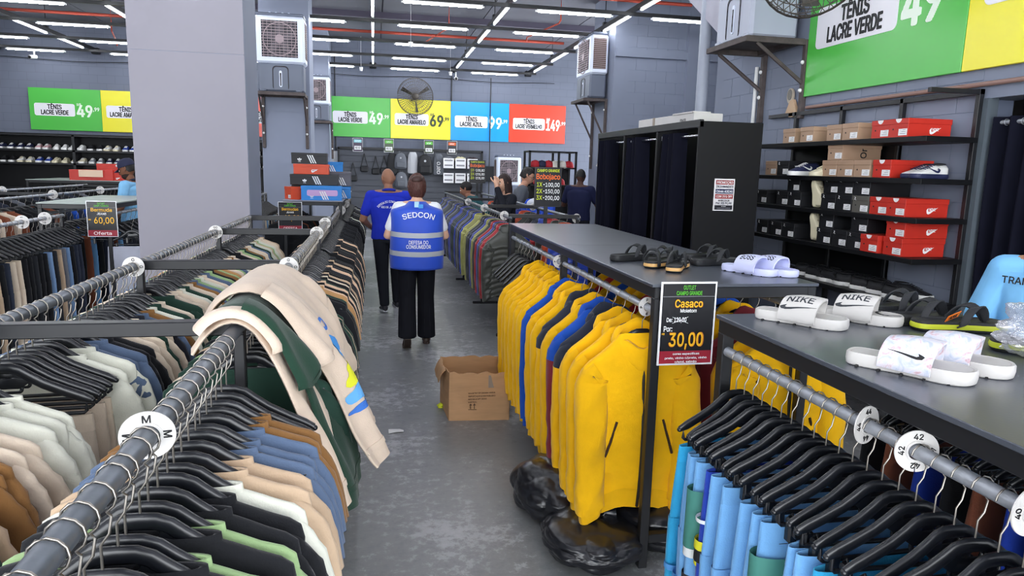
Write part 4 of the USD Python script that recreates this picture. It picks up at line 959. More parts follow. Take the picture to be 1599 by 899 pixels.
# the right doorway and its curtain
part(wr, 'door_jamb', bx((3.9, 4.02, 0), (3.98, 4.1, 2.28)), mat('jamb_paint', '#4f5860', .7))
curtain('doorway_curtain', 'long dark curtain in the doorway at the right edge', 3.02, 3.99, 3.97, .05, 2.16, 8, .03, seed=9)
p = thing('curtain_pole', 'pole carrying the doorway curtain', 'curtain pole')
part(p, 'pole', B().tube([(3.97, 2.62, 2.125), (3.97, 4.06, 2.125)], .014, 10), M_steel, True); part(p, 'bracket', bx((3.93, 4.05, 2.1), (4.0, 4.085, 2.15)), M_black)
# ---------------------------------------------------------------- banners
def fit_h(t, w, h, d):
    v, f = fit(t, w*.94, h, d); e = .025*h; n = len(v)
    return np.vstack([v+[-e, 0, 0], v+[e, 0, .0002], v+[0, e*.6, .0004], v+[0, -e*.6, .0006]]), np.vstack([f+k*n for k in range(4)])
def banner(label, loc, rz, cells, ph=1.05, pw=1.64, grp='price banners'):
    p = thing('price_banner', label, 'banner', loc, rz)
    for i, (txt, price, cents, board, pc) in enumerate(cells):
        x0 = i*pw
        part(p, 'panel', bx((x0, 0, 0), (x0+pw-.006, .03, ph), .003), mat('banner_'+board.strip('#'), board, .3))
        k = pw/1.64
        part(p, 'plate', B().prism(rrect(x0+.11*k, .34*ph, x0+1.03*k, .64*ph, .05), .004, 'y', -.004), mat('banner_plate', '#e8e6ec', .4))
        for t, zz, ww in ((txt[0], .505*ph, .34*k), (txt[1], .375*ph, (.66 if len(txt[1]) < 12 else .8)*k)):
            part(p, 'lettering', txz(B(), fit_h(t, ww, .105*ph, .003), x0+.57*k, zz, -.004), M_ink)
        c = mat('banner_'+pc.strip('#'), pc, .4)
        part(p, 'price', txz(B(), fit_h(price, (.38 if len(price) < 3 else .42)*k, .27*ph, .003), x0+(1.25 if len(price) < 3 else 1.27)*k, .345*ph, -.001), c)
        part(p, 'currency', txz(B(), fit('R$', .1*k, .06*ph, .003), x0+1.13*k, .6*ph, -.001), c)
        part(p, 'cents', txz(B(), fit_h(cents, .15*k, .085*ph, .003), x0+(1.52 if len(price) < 3 else 1.56)*k, .49*ph, -.001), c)
GV, YL, BL, RD = '#4fb848', '#e9e02a', '#1197e6', '#e2432c'
cells = [(('TÊNIS', 'LACRE VERDE'), '49', ',99', GV, '#e6f4e2'), (('TÊNIS', 'LACRE AMARELO'), '69', ',99', YL, '#2b3a1c'), (('TÊNIS', 'LACRE AZUL'), '99', ',99', BL, '#dbeefc'), (('TÊNIS', 'LACRE VERMELHO'), '149', ',99', RD, '#fbe4de')]
banner('four-colour price banner in the middle of the back wall', (-1.18, 19.94, 2.49), 0, cells)
banner('four-colour price banner at the left of the back wall, cut by the wide column', (-8.38, 19.94, 2.41), 0, cells, 1.02, 1.64)
banner('large green and yellow price banner high on the right wall', (3.885, 6.06, 2.47), -PI/2, [cells[0], cells[1]], 1.16, 1.8)
# ---------------------------------------------------------------- air coolers
M_cg = mat('cooler_grey', '#5d6474', .5); M_cw = mat('cooler_white', '#cfd6e6', .45); M_mesh = mat('grille_dark', '#22202a', .6); M_gw = mat('grille_bars', '#8f7f84', .5); M_lg = mat('cooler_light_grey', '#a4a9b8', .5)
def mk_cooler(w=.78, d=.5, h=1.24, low=M_cg, lowwin=False):
    """evaporative cooler, front facing -y, base middle at the origin"""
    def f(p):
        part(p, 'tank', B().box((-w/2+.03, -d/2+.01, 0), (w/2-.03, d/2-.01, h*.37), .03), low)
        part(p, 'housing', B().box((-w/2, -d/2, h*.36), (w/2, d/2, h*.96), .035), M_cw)
        part(p, 'cap', B().box((-w/2+.01, -d/2+.02, h*.955), (w/2-.01, d/2-.02, h), .02), low)
        for k in range(4): part(p, 'knob', B().ball((-.15+.1*k, -d/2+.06, h*1.0), (.022, .022, .015), 1), M_cw, True)
        gx, g0, g1 = w*.36, h*.44, h*.9
        part(p, 'grille_recess', bx((-gx, -d/2-.003, g0), (gx, -d/2+.02, g1)), M_mesh)
        part(p, 'fan_ring', B().prism(Point(0, (g0+g1)/2).buffer(gx*.93, 24).difference(Point(0, (g0+g1)/2).buffer(gx*.88, 24)), .008, 'y', -d/2-.01), M_gw)
        part(p, 'fan_hub', B().prism(Point(0, (g0+g1)/2).buffer(.07, 16), .012, 'y', -d/2-.014), M_gw)
        for k in range(13): z = g0+(g1-g0)*(k+.5)/13; part(p, 'louvre', bx((-gx, -d/2-.016, z-.004), (gx, -d/2-.004, z+.006)), M_gw)
        b = B()
        for k in range(9): x = -gx+2*gx*(k+.5)/9; b.box((x-.003, -d/2-.012, g0), (x+.003, -d/2-.006, g1))
        part(p, 'grille_wires', b, M_gw)
        for k in range(5):
            an = k*2*PI/5; c = (g0+g1)/2; part(p, 'fan_blade', B().prism(affinity.rotate(affinity.translate(affinity.scale(Point(0, 0).buffer(1, 8), .055, gx*.42), 0, gx*.48), math.degrees(an), origin=(0, 0)), .004, 'y', 0).xform(trimesh.transformations.translation_matrix((0, -d/2-.004, c))), mat('blade_grey', '#4a444c', .6))
        for s in (-1, 1):
            part(p, 'side_grille', bx((s*(w/2-.004), -d*.36, g0), (s*(w/2+.003), d*.36, g1)), mat('pad_brown', '#5c4c46', .8, var=.3, vscale=40))
            b = B()
            for k in range(16): z = g0+(g1-g0)*(k+.5)/16; b.box((s*(w/2), -d*.36, z-.005), (s*(w/2+.008), d*.36, z+.005))
            part(p, 'side_louvres', b, M_gw)
        ar = rrect(-.13, .02, .13, h*.33, .06)
        part(p, 'tank_arch', B().prism(ar.difference(rrect(-.115, -.1, .115, h*.315, .055)), .008, 'y', -d/2+.004), M_mesh)
        part(p, 'water_gauge', B().prism(rrect(-.022, h*.06, .022, h*.27, .02), .01, 'y', -d/2+.003), M_cw); part(p, 'gauge_slot', B().prism(rrect(-.01, h*.075, .01, h*.24, .008), .012, 'y', -d/2+.0), M_mesh)
        for s in (-1, 1): part(p, 'skirt', B().box((s*w*.3, -d/2-.012, 0), (s*w*.42, -d/2+.05, .04), .01), low)
    return f
def bracket(label, loc, rz, w=.76, d=.6, drop=.9):
    """steel wall bracket: platform frame, two uprights, two braces; wall at y = 0, standing out to -y"""
    p = thing('cooler_bracket', label, 'wall bracket', loc, rz)
    for s in (-1, 1):
        x = s*w/2
        part(p, 'upright', B().box((x-.025, -.05, -drop), (x+.025, -.003, 0), .003), M_rust)
        part(p, 'arm', B().box((x-.022, -d, -.05), (x+.022, -.05, 0), .003), M_rust)
        b = B().tube([(x, -d*.85, -.05), (x, -.04, -drop*.55)], .018, 6); part(p, 'brace', b, M_rust)
        for z in (-.2, -drop+.25): part(p, 'bolt', B().ball((x, -.055, z), .02, 1), M_white, True)
    part(p, 'front_bar', bx((-w/2-.03, -d-.03, -.05), (w/2+.03, -d+.01, .0), .003), M_rust); part(p, 'rear_bar', bx((-w/2, -.12, -.045), (w/2, -.07, 0)), M_rust); part(p, 'tray', bx((-w/2, -d, -.002), (w/2, -.05, .008)), M_rust)
bracket('rusty bracket under the cooler on the grey column', (-1.5, 13.1, 2.9), 0, .72, .55)
place('cooler', mk_cooler(.79, .46, 1.25), 'air_cooler', 'large white and grey air cooler on the grey column by the aisle', 'air cooler', (-1.5, 12.8, 2.91))
bracket('rusty bracket on the farther column', (-1.33, 18.7, 2.78), 0, .62, .5)
place('cooler', mk_cooler(), 'air_cooler', 'smaller-looking air cooler on the farther column', 'air cooler', (-1.36, 18.42, 2.79), sc=(.83, .9, .86))
bracket('bracket under the cooler on the right-hand pillar', (4.33, 13.5, 3.09), -PI/2, .8, .45, 1.3)
place('cooler2', mk_cooler(.95, .34, 1.18), 'air_cooler', 'air cooler seen from its side on the right-hand pillar', 'air cooler', (4.12, 13.5, 3.1), -PI/2)
bracket('rusty bracket on the right wall beside the green banner', (3.92, 6.45, 2.98), -PI/2, .72, .62, .7)
place('cooler3', mk_cooler(.74, .5, 1.25, low=M_lg), 'air_cooler', 'pale grey air cooler on the right wall, cut by the top of the picture', 'air cooler', (3.6, 6.5, 2.99), -PI/2)
place('cooler', mk_cooler(), 'air_cooler', 'air cooler standing low on the back wall beyond the racks', 'air cooler', (3.55, 19.0, .85), sc=(.85, 1, 1))
solo('cooler_stand', 'dark box under the air cooler at the back wall', 'stand', bx((3.2, 18.75, 0), (3.9, 19.25, .85), .01), M_black)
# ---------------------------------------------------------------- wall fans
def mk_fan(r=.48, wires=44, M=None):
    M = M or mat('fan_cage', '#4c4640', .5)
    def f(p):
        prof = np.array([(0.12, -.1), (.25, -.1), (.45, -.095), (.65, -.08), (.83, -.05), (.95, -.0), (1.0, .05)])*[r, 1]
        for side, sg in (('front_cage', 1), ('rear_cage', -1)):
            b = B()
            for k in range(wires):
                a = 2*PI*k/wires; b.tube([(q*math.cos(a), z if sg > 0 else .1-z, q*math.sin(a)) for q, z in prof], .0034, 4, False)
            for q, z in prof[1::1]:
                b.tube([(q*math.cos(a), z if sg > 0 else .1-z, q*math.sin(a)) for a in np.linspace(0, 2*PI, 33)], .004 if q < r*.99 else .009, 5, False)
            part(p, side, b, M, True)
        part(p, 'hub', B().tube([(0, -.105, 0), (0, -.06, 0)], .07, 16), M, True)
        part(p, 'motor', B().tube([(0, .02, 0), (0, .17, 0), (0, .25, 0)], [.09, .085, .05], 16), M_mesh, True)
        for k in range(3):
            a = .6+k*2*PI/3; G = np.zeros((8, 5, 3))
            for i, q in enumerate(np.linspace(.12, .86, 8)):
                for j, u in enumerate(np.linspace(-1, 1, 5)): an = a+u*.15*(1-.3*q); G[i, j] = (r*q*math.cos(an), .0+.05*u, r*q*math.sin(an))
            part(p, 'fan_blade', B().sheet(G, .004), mat('fan_blade_dark', '#35322f', .5), True)
        part(p, 'wall_arm', B().tube([(0, .22, 0), (0, .4, -.05), (0, .62, -.06)], .02, 8), M_black, True)
    return f
place('fan', mk_fan(), 'cage_fan', 'round black wire wall fan over the yellow banner at the back', 'fan', (1.1, 19.35, 3.57), .12)
place('fan2', mk_fan(.46), 'cage_fan', 'large wire wall fan at the top right in front of the green banner', 'fan', (3.2, 5.06, 3.4), -1.05)
# ---------------------------------------------------------------- pipes, cameras, cables
def pipe(name, label, pts, r, m=None, cat='pipe'): return solo(name, label, cat, B().tube(pts, r, 12), m or M_pipe, True)
pipe('pipe', 'thick grey pipe standing at the end of the near right wall', [(3.67, 7.72, 0), (3.67, 7.72, 4.62)], .065)
pipe('pipe', 'thin white conduit on the right wall behind the bracket', [(3.9, 6.95, 2.2), (3.9, 6.95, 2.85)], .02, M_white)
pipe('pipe', 'copper-brown pipe running under the green banner', [(3.89, 6.0, 2.37), (3.89, 3.0, 2.37)], .016, mat('brown_pipe', '#8d6f66', .5))
for i, (x0, x1, y, z) in enumerate([(-10.5, 4.1, 15.6, 4.48), (-10.5, 5.5, 12.2, 4.66)]): pipe('sprinkler_pipe', f'{ordw(i+1)} red sprinkler pipe across the ceiling from the back', [(x0, y, z), (x1, y, z)], .03, M_pipe_red)
for i, (x, y) in enumerate([(-1.9, 14.6), (1.5, 14.8), (3.5, 13.6), (-7.6, 15.9), (-5.6, 17.5)]):
    pipe('sprinkler_branch', f'red sprinkler branch hanging from the ceiling, {ordw(i+1)} of five', [(x, y, 4.998), (x, y, 4.55), (x-.02, y+.06, 4.5), (x-.35, y+1.4, 4.45), (x-.36, y+1.42, 4.38)], .016, M_pipe_red)
pipe('conduit', 'dark vertical conduit beside the blue banner on the back wall', [(2.12, 19.98, 0), (2.12, 19.98, 4.2)], .014, M_black)
pipe('conduit', 'dark vertical conduit across the blue banner on the back wall', [(3.2, 19.922, 0), (3.2, 19.922, 4.2)], .014, M_black)
pipe('conduit', 'dark vertical conduit right of the farther column', [(-1.0, 19.98, 0), (-1.0, 19.98, 4.6)], .012, M_black)
pipe('cable', 'thin cable strung along the top of the back wall', [(x, 19.9, 4.14-.05*math.sin((x+9)*.9)**2) for x in np.linspace(-9, 5, 40)], .008, M_black, 'cable')
def mk_cam(p):
    part(p, 'housing', B().tube([(0, -.1, -.03), (0, .1, 0)], .045, 14), M_white, True); part(p, 'lens', B().tube([(0, -.112, -.033), (0, -.1, -.03)], .036, 14), M_ink, True); part(p, 'bracket', B().tube([(0, .05, 0), (0, .05, .16)], .018, 8), M_white, True)
for lb, loc, rz in (('white security camera at the pillar top by the right-hand cooler', (4.1, 13.32, 4.08), .6), ('white security camera at the top of the back wall above the blue banner', (2.15, 19.25, 4.08), 0), ('white security camera high at the far left of the back wall', (-7.9, 19.2, 4.08), -.3)):
    place('cam', mk_cam, 'security_camera', lb, 'security camera', loc, rz)
for i, (x, y) in enumerate([(-.3, 19.2), (2.0, 19.2), (.75, 15.0), (-7.2, 15.6)]):
    solo('smoke_detector', f'{ordw(i+1)} small white detector under the light tracks', 'detector', B().tube([(x, y, 4.22), (x, y, 4.13)], [.05, .035], 14).tube([(x, y, 4.22), (x, y, 4.98)], .004, 5), M_white, True)
# slanted concrete underside of the stair above the right wall
st = sthing('stair_soffit', 'slanted pale concrete underside of a stair above the right wall')
part(st, 'flight', B().prism(Polygon([(8.55, 4.0), (8.55, 4.6), (5.2, 4.6), (5.2, 1.96), (7.13, 3.1)][:2]+[(6.95, 4.6), (6.95, 2.99)]), .28, 'x', 3.63), mat('concrete_pale', '#a7a6b2', .8, var=.08, vscale=3, bump=.2, bscale=30))
p = thing('oval_plaque', 'small oval beige plaque on the wall beside the green banner', 'plaque', (3.885, 6.28, 2.5)); part(p, 'oval', B().prism(affinity.scale(Point(0, 0).buffer(1, 20), .05, .07), .02, 'x', 0), mat('plaque_beige', '#b9ad9c', .6)); part(p, 'inset', B().prism(affinity.scale(Point(0, .01).buffer(1, 20), .036, .05), .004, 'x', -.004), mat('plaque_grey', '#77736c', .6))
p = thing('lamp_cover', 'beige triangular cover below the oval plaque', 'cover', (3.87, 6.22, 2.34)); part(p, 'cover', B().prism(Polygon([(-.09, 0), (.09, 0), (.03, .11), (-.02, .12)]), .03, 'x', 0), mat('plaque_tan', '#c2a384', .6)); part(p, 'stem', bx((.0, -.03, -.04), (.03, .03, 0)), mat('plaque_tan', '#c2a384', .6))
# ---------------------------------------------------------------- farther racks
rack('black rack of puffer jackets right of the aisle beyond the long table', (1.38, 2.1), 7.1, 14.0, (7.12, 8.95, 10.9, 13.9), 1.25, 1.29)
DA, DB = 'the puffer rail', 'the far puffer rail'
pj = 'oroVrolVnollbnyobngoVbnoykboyknooybkoynobk'
PD = dict(o='olive', r='red', V='violet', l='lime', n='dnavy', b='royal', y='grey', g='green', k='black', O='orange')
fill(DA, 1.38, 1.25, [7.24, 7.42, 7.52, 7.64, 7.78, 7.95, 8.1, 8.24, 8.4, 8.55, 8.72]+lin(9.1, 13.7, len(pj)-11), [PD[c] for c in pj], 'puffer', 50, 'jacket', jitter=.06)
pj2 = 'bOoRbnkoObnrokbnoO'.replace('R', 'r')
fill(DB, 2.1, 1.25, lin(7.3, 12.5, len(pj2)), [PD[c] for c in pj2], 'puffer', 60, 'jacket', jitter=.1)
for y in (9.0, 10.6): disc('M', DA, 1.38, y-.1, 1.25, .05)
disc('G', DA, 1.38, 7.5, 1.25, .05); disc('G', DB, 2.1, 7.2, 1.25, .05, rz=.2); disc('G', DB, 2.1, 9.3, 1.25, .05)
bb = [('CAMPO GRANDE', '#c6d420', .15, .37, .03, .25), ('Bobojaco', '#f06a1e', .15, .295, .055, .265), ('1X', '#c6d420', .055, .215, .045, .06), ('2X', '#c6d420', .055, .145, .045, .065), ('3X', '#c6d420', .055, .075, .045, .065),
    ('100,00', W_, .2, .215, .042, .16), ('150,00', W_, .2, .145, .042, .16), ('200,00', W_, .2, .075, .042, .16), ('#', W_, .098, .232, .112, .242), ('#', W_, .098, .162, .112, .172), ('#', W_, .098, .092, .112, .102)]
sign('price_sign', 'black price sign on the near end of the puffer rack listing 100, 150 and 200', 'price sign', (1.685, 7.42, 1.355), .05, .3, .42, bb, border='#2a2b30')
solo('sign_holder', 'short black post holding the nearer puffer price sign', 'sign holder', bx((1.8, 7.43, 1.0), (1.84, 7.45, 1.37)), M_black)
sign('price_sign', 'farther black and orange price sign above the puffer rack', 'price sign', (1.72, 13.0, 1.47), 0, .3, .42, bb, border='#2a2b30')
solo('sign_holder', 'short black post holding the farther puffer price sign', 'sign holder', bx((1.85, 13.01, .9), (1.89, 13.03, 1.48)), M_black)
# table with shoe boxes, black T-shirts on its aisle side
table('dark table carrying a pile of shoe boxes beyond the left rack', -1.12, -.4, 9.28, 12.95, 1.29, [11.1], (-.42, -1.08), top=mat('light_laminate', '#8d92a2', .35, var=.05))
TB = 'the rail under the box table'
fill(TB, -.42, 1.17, lin(9.4, 12.9, 34), ['black', 'black', 'charcoal', 'black', 'grey', 'black', 'charcoal', 'white', 'black', 'black', 'navy']*3+['black'], 'tee', 70, jitter=.1)
TC = 'the box table back rail'
fill(TC, -1.08, 1.17, lin(9.4, 10.9, 10), ['black', 'rust', 'black', 'navy', 'black']*2, 'tee', 72, jitter=.1)
fill('the row of black shirts', -.44, 1.17, lin(6.75, 9.1, 18), ['black', 'charcoal', 'black']*6, 'tee', 74, jitter=.12)
rr = thing('clothes_rack', 'single black rail joining the left rack to the box table', 'clothes rack')
part(rr, 'rail', B().tube([(-.44, 6.6, 1.17), (-.44, 9.24, 1.17)], .0165, 12), M_dksteel, True)
for y in (6.62, 7.9, 9.2): part(rr, 'post', tubebox(B(), (-.44, y, .015), (-.44, y, 1.15)), M_black); part(rr, 'foot', bx((-.6, y-.015, 0), (-.28, y+.015, .03)), M_black)
disc('GG', TB, -.42, 9.33, 1.17, .06); disc('M', TB, -.42, 10.9, 1.17, .06)
rp = thing('clothes_rack', 'short black rack of pale trousers between the column and the box table', 'clothes rack')
part(rp, 'rail', B().tube([(-1.55, 9.3, 1.3), (-1.55, 10.9, 1.3)], .0165, 12), M_dksteel, True)
for y in (9.32, 10.88): part(rp, 'post', tubebox(B(), (-1.55, y, .015), (-1.55, y, 1.28)), M_black); part(rp, 'foot', bx((-1.75, y-.015, 0), (-1.35, y+.015, .03)), M_black)
fill('the pale trouser rail', -1.55, 1.3, lin(9.4, 10.8, 12), ['grey', 'cream', 'sky', 'white', 'charcoal', 'cream']*2, 'trousers', 86, 'clip', jitter=.1)
w, h = .29, .37
def berm(lbl, loc, w3, low):
    sign('price_sign', lbl, 'price sign', loc, 0, w, h, [('OUTLET', G_, w/2, .335, .018, .07), ('CAMPO GRANDE', G_, w/2, .312, .018, .14), ('#', '#8a8a90', .01, .303, w-.01, .305), (w3, Y_, w/2, .262, .034, .2), ('JEANS', W_, w/2, .228, .022, .09), ('R$', Y_, .03, .17, .014, .025), ('60,00', Y_, w/2+.02, .14, .062, .19),
        ('#', R_, .008, .008, w-.008, .07), (low, '#f2dfe0', w/2, .022, .032, .17)])
berm('black price sign reading 60,00 in front of the box table', (-1.18, 9.255, .9), 'Bermudas', 'OFERTA')
berm('black price sign reading 60,00 at the corner of the left table', (-2.9, 7.955, .945), 'Bermuda', 'Oferta')
# pile of shoe boxes
GB = 'boxes piled on the box table'
def pb(lab, col, brand, x, y, z, rz=0., **k): sbox_(col, brand, lab, (x, y, 1.29+z), rz, GB, **k)
pb('blue and lilac shoe box with white stripes, lowest front one of the pile', 'blue', 'adi', -.66, 9.5, 0, .03, w=.3, l=.5, h=.18)
part(thing('box_print', 'pink and lilac printed panel on the front of the blue shoe box', 'print', (-.66, 9.5, 1.29), .03), 'panel', B().prism(rrect(-.18, .055, .2, .13, .02), .001, 'y', -.1535), mat('pink_print', '#c9a3d6', .5))
pb('black shoe box with white stripes above the blue one', 'black', 'adi', -.76, 9.72, .185, .0, w=.3, l=.6, h=.135)
pb('black shoe box standing at the left under the striped one', 'black', None, -.9, 9.85, 0, .1, w=.3, l=.34, h=.18)
pb('orange shoe box with white lid tipped at the left of the pile', 'orange', None, -1.0, 9.6, 0, .5, w=.22, l=.2, h=.16)
pb('orange red shoe box with white logo in the middle of the pile', 'orange', 'nike', -.8, 9.75, .322, .02, w=.3, l=.44, h=.13)
pb('black shoe box with white stripes and emblem on top of the pile', 'black', 'adi', -.82, 9.75, .454, 0, w=.3, l=.44, h=.14)
pb('bright blue shoe box right of the striped black one', 'blue', 'adi', -.45, 10.05, .0, .0, w=.26, l=.27, h=.16)
pb('grey shoe box with white stripes at the right of the pile', 'grey', 'adi', -.46, 10.1, .17, .0, w=.26, l=.3, h=.19)
pb('blue shoe box with white stripes behind the pile', 'blue', 'adi', -.62, 10.12, .33, .25, w=.26, l=.36, h=.16)
# ---------------------------------------------------------------- far left
table('pale grey table at the left with a price sign on its corner', -3.36, -2.68, 7.98, 9.75, 1.29, [], (-2.72, -3.32), top=mat('pale_laminate', '#9aa39f', .35, var=.05))
LT = 'the left table rail'
for i in range(8): hanger('clip', (-2.72, 8.06+i*.16, 1.17), R.uniform(-.2, .2), LT)
garment('trousers_w', mk_trousers(fab('pale_jeans', '#b9bccb'), 5, .95), 'trousers', 'pale grey jeans', LT, (-2.5, 8.02, 1.12), .1, 'trousers', 'jeans under the left table', (1.25, 1.3, 1))
hanger('clip', (-2.5, 8.02, 1.12), .1, LT)
fill('the left table back rail', -3.3, 1.17, lin(8.1, 9.6, 10), ['black', 'djean', 'black', 'rust', 'sky']*2, 'trousers', 80, 'clip', jitter=.15, hang=True)
rl = thing('clothes_rack', 'black rack of trousers at the far left before the pale table', 'clothes rack')
part(rl, 'rail', B().tube([(-3.08, 4.6, 1.17), (-3.08, 7.85, 1.17)], .0175, 14), M_steel, True)
for y in (4.65, 6.3, 7.82): part(rl, 'post', tubebox(B(), (-3.08, y, .015), (-3.08, y, 1.15)), M_black); part(rl, 'foot', bx((-3.3, y-.015, 0), (-2.86, y+.015, .03)), M_black)
TR = 'the trouser rail'
ts = ['djean', 'black', 'navy', 'djean', 'cream', 'black', 'beige', 'black', 'djean', 'cream', 'cream', 'black', 'black', 'charcoal', 'black', 'black', 'jean', 'charcoal', 'beige', 'grey', 'jean', 'black', 'djean', 'djean']
fill(TR, -3.08, 1.17, lin(5.55, 7.75, len(ts)), ts, 'trousers', 90, 'bar', jitter=.06, cat='trousers')
disc('40', TR, -3.08, 7.0, 1.17, .06); disc('42', TR, -3.08, 7.45, 1.17, .06)
l5 = thing('clothes_rack', 'black rack of jackets at the left edge behind the trouser rail', 'clothes rack')
for x in (-4.5, -5.6):
    part(l5, 'rail', B().tube([(x, 8.6, 1.22), (x, 15.5, 1.22)], .0175, 12), M_steel, True)
    for y in (8.7, 11.5, 15.3): part(l5, 'post', tubebox(B(), (x, y, .015), (x, y, 1.2)), M_black)
for y in (8.7, 11.5, 15.3): part(l5, 'cross_bar', bx((-5.62, y-.02, 1.19), (-4.48, y+.02, 1.23)), M_black)
LJ, LK = 'the leftmost jacket rail', 'the second jacket rail from left'
s5 = ['rust', 'cream', 'rust', 'cream', 'rust', 'black', 'black', 'charcoal', 'black', 'rust', 'black', 'djean', 'blue', 'djean', 'blue', 'cyan', 'cyan', 'sky', 'maroon', 'maroon', 'charcoal', 'black', 'charcoal', 'black', 'grey', 'black', 'charcoal', 'black', 'cream', 'black', 'charcoal', 'black']
fill(LJ, -4.5, 1.22, lin(9.0, 15.0, len(s5)), s5, 'tee', 100, jitter=.12, long=True)
fill(LK, -5.6, 1.22, lin(10.0, 15.0, 20), ['black', 'charcoal', 'djean', 'black', 'grey']*4, 'tee', 104, jitter=.12, long=True)
for y in (11.2, 13.0): disc('M', LJ, -4.5, y, 1.22, .065)
disc('G', LK, -5.6, 12.2, 1.22, .065)
table('long grey table at the far left before the shoe wall', -6.9, -5.0, 16.0, 17.6, 1.29, [], (), top=mat('pale_laminate', '#9aa39f', .35, var=.05))
GR = 'red boxes on the far left table'
sbox_('red', None, 'open red shoe box at the front of the far left table', (-5.75, 16.3, 1.29), .1, GR, w=.34, l=.8, h=.22, lid=False)
solo('box_lid', 'cream inside of a box lid leaning on the red boxes', 'box lid', bx((-5.95, 16.08, 1.36), (-5.5, 16.1, 1.5)), mat('lid_cream', '#e6c9ae', .6))
sbox_('red', 'nike', 'red shoe box right of the open one on the far left table', (-5.3, 16.4, 1.29), .0, GR, w=.34, l=.42, h=.24)
sbox_('red', 'nike', 'red shoe box behind the others on the far left table', (-5.5, 16.8, 1.29), .05, GR, w=.34, l=.6, h=.34)
# shoe wall along the back at the left
sw = thing('shoe_wall_shelf', 'long dark shoe shelf along the back wall at the left', 'shelf')
part(sw, 'back_panel', bx((-9.6, 19.86, .3), (-1.7, 19.9, 2.32)), M_blackboard)
for z in (2.29, 1.92, 1.6, 1.0): part(sw, 'shelf_board', bx((-9.6, 19.45, z-.04), (-1.7, 19.86, z)), M_black)
for x in (-9.6, -7.3, -5.0, -2.6): part(sw, 'post', bx((x, 19.45, 0), (x+.06, 19.86, 2.3)), M_black)
s2 = thing('shoe_side_shelf', 'dark shoe shelf along the left wall at the picture edge', 'shelf')
part(s2, 'back_panel', bx((-9.75, 13.5, .3), (-9.7, 19.4, 2.35)), M_blackboard)
for z in (2.3, 2.0, 1.62, 1.28, .9): part(s2, 'shelf_board', bx((-9.7, 13.5, z-.04), (-9.25, 19.4, z)), M_black)
for y in (13.5, 16.5, 19.3): part(s2, 'post', bx((-9.7, y, 0), (-9.25, y+.05, 2.3)), M_black)
kinds = [('grey', 'white', None), ('white', 'white', None), ('blue', 'white', None), ('navy', 'white', None), ('white', 'white', None), ('cream', 'cream', None), ('navy', 'white', None), ('black', 'white', None), ('cream', 'white', None), ('pink', 'white', None), ('white', 'cream', None)]
for zi, z in enumerate((1.92, 1.6)):
    for i in range(38):
        x = -9.3+i*.198
        if zi == 1 and R.random() < .18: continue
        kd = kinds[(i//2*3+zi*4) % len(kinds)]
        shoe(kd, f'{kd[0]} shoe, {ordw(i+1)} from the left on the {["upper", "lower"][zi]} board of the shoe wall', (x, 19.78, z), PI+R.uniform(-.1, .1), f'shoes on the shoe wall', sc=(1.35, 1.1, 1.5))
for zi, z in enumerate((2.0, 1.62, 1.28)):
    for i in range(15):
        kd = kinds[(i*2+zi) % len(kinds)]
        shoe(kd, f'{kd[0]} shoe, {ordw(i+1)} along the {["top", "middle", "low"][zi]} board of the left side shelf', (-9.55, 15.2+i*.28, z), -PI/2+R.uniform(-.2, .2), 'shoes on the left side shelf', sc=(1.3, 1.1, 1.5))
# ---------------------------------------------------------------- back wall goods
gp = thing('display_panel', 'dark slatted display panel with bags on the back wall', 'display panel')
part(gp, 'panel', bx((-.9, 19.86, .6), (2.95, 19.92, 2.18)), mat('slatwall', '#4b4e56', .6)); part(gp, 'frame', B().box((-.95, 19.8, 2.16), (3.0, 19.92, 2.22)).box((2.95, 19.8, .6), (3.0, 19.92, 2.2)).box((-.95, 19.8, .6), (-.9, 19.92, 2.2)), M_black)
for k in range(9): part(gp, 'slat', bx((-.9, 19.84, .72+.16*k), (2.95, 19.865, .85+.16*k)), mat('slatwall', '#4b4e56', .6))
for i, (x, a, b) in enumerate([(-.55, '#3b2b45', '#8fd0d8'), (.28, '#3a4a30', '#5ab83a'), (1.36, '#2e3a28', '#5ab83a'), (2.0, '#2a2b30', '#e8622a')]):
    sign('price_sign', f'small upright price card above the display panel, {ordw(i+1)} from the left', 'price sign', (x, 19.8, 2.1), 0, .26, .36, [('#', b, .03, .24, .23, .32), ('OUTLET', W_, .13, .26, .035, .12), ('#', '#e8e8ea', .04, .05, .22, .15), ('R$ 50', M_ink and '#22232a', .13, .075, .05, .13)], board=a)
M_bag = [mat('bag_black', '#17181c', .6, bump=.3, bscale=30), mat('bag_grey', '#62666e', .7, bump=.3, bscale=30), mat('bag_pale', '#b8babf', .7)]
def backpack(m):
    def f(p):
        pr = [(0, .0), (.15, .01), (.17, .06), (.165, .2), (.15, .32), (.11, .4), (.04, .44), (0, .445)]
        L = [np.stack([w*np.sign(np.cos(a))*np.abs(np.cos(a))**.6, -.09*np.sign(np.sin(a))*np.abs(np.sin(a))**.7*(w/.17)**.5-.09, z+0*a], 1) for w, z in pr for a in [np.arange(20)*2*PI/20]]
        part(p, 'bag_body', B().loft(np.array(L)), m, True)
        part(p, 'pocket', B().box((-.12, -.215, .04), (.12, -.17, .2), .03), m); part(p, 'handle', B().tube([(-.03, -.09, .43), (-.03, -.09, .48), (.03, -.09, .48), (.03, -.09, .43)], .008, 6), m, True)
        part(p, 'badge', B().prism(Point(.0, .3).buffer(.025, 8), .006, 'y', -.19), M_bag[2])
    return f
def sling(m):
    def f(p):
        part(p, 'bag_body', B().box((-.11, -.08, 0), (.11, 0, .17), .03), m)
        for s in (-1, 1): part(p, 'strap', B().tube([(s*.09, -.04, .15), (s*.04, -.03, .33), (0, -.02, .5)], .012, 6), m, True)
    return f
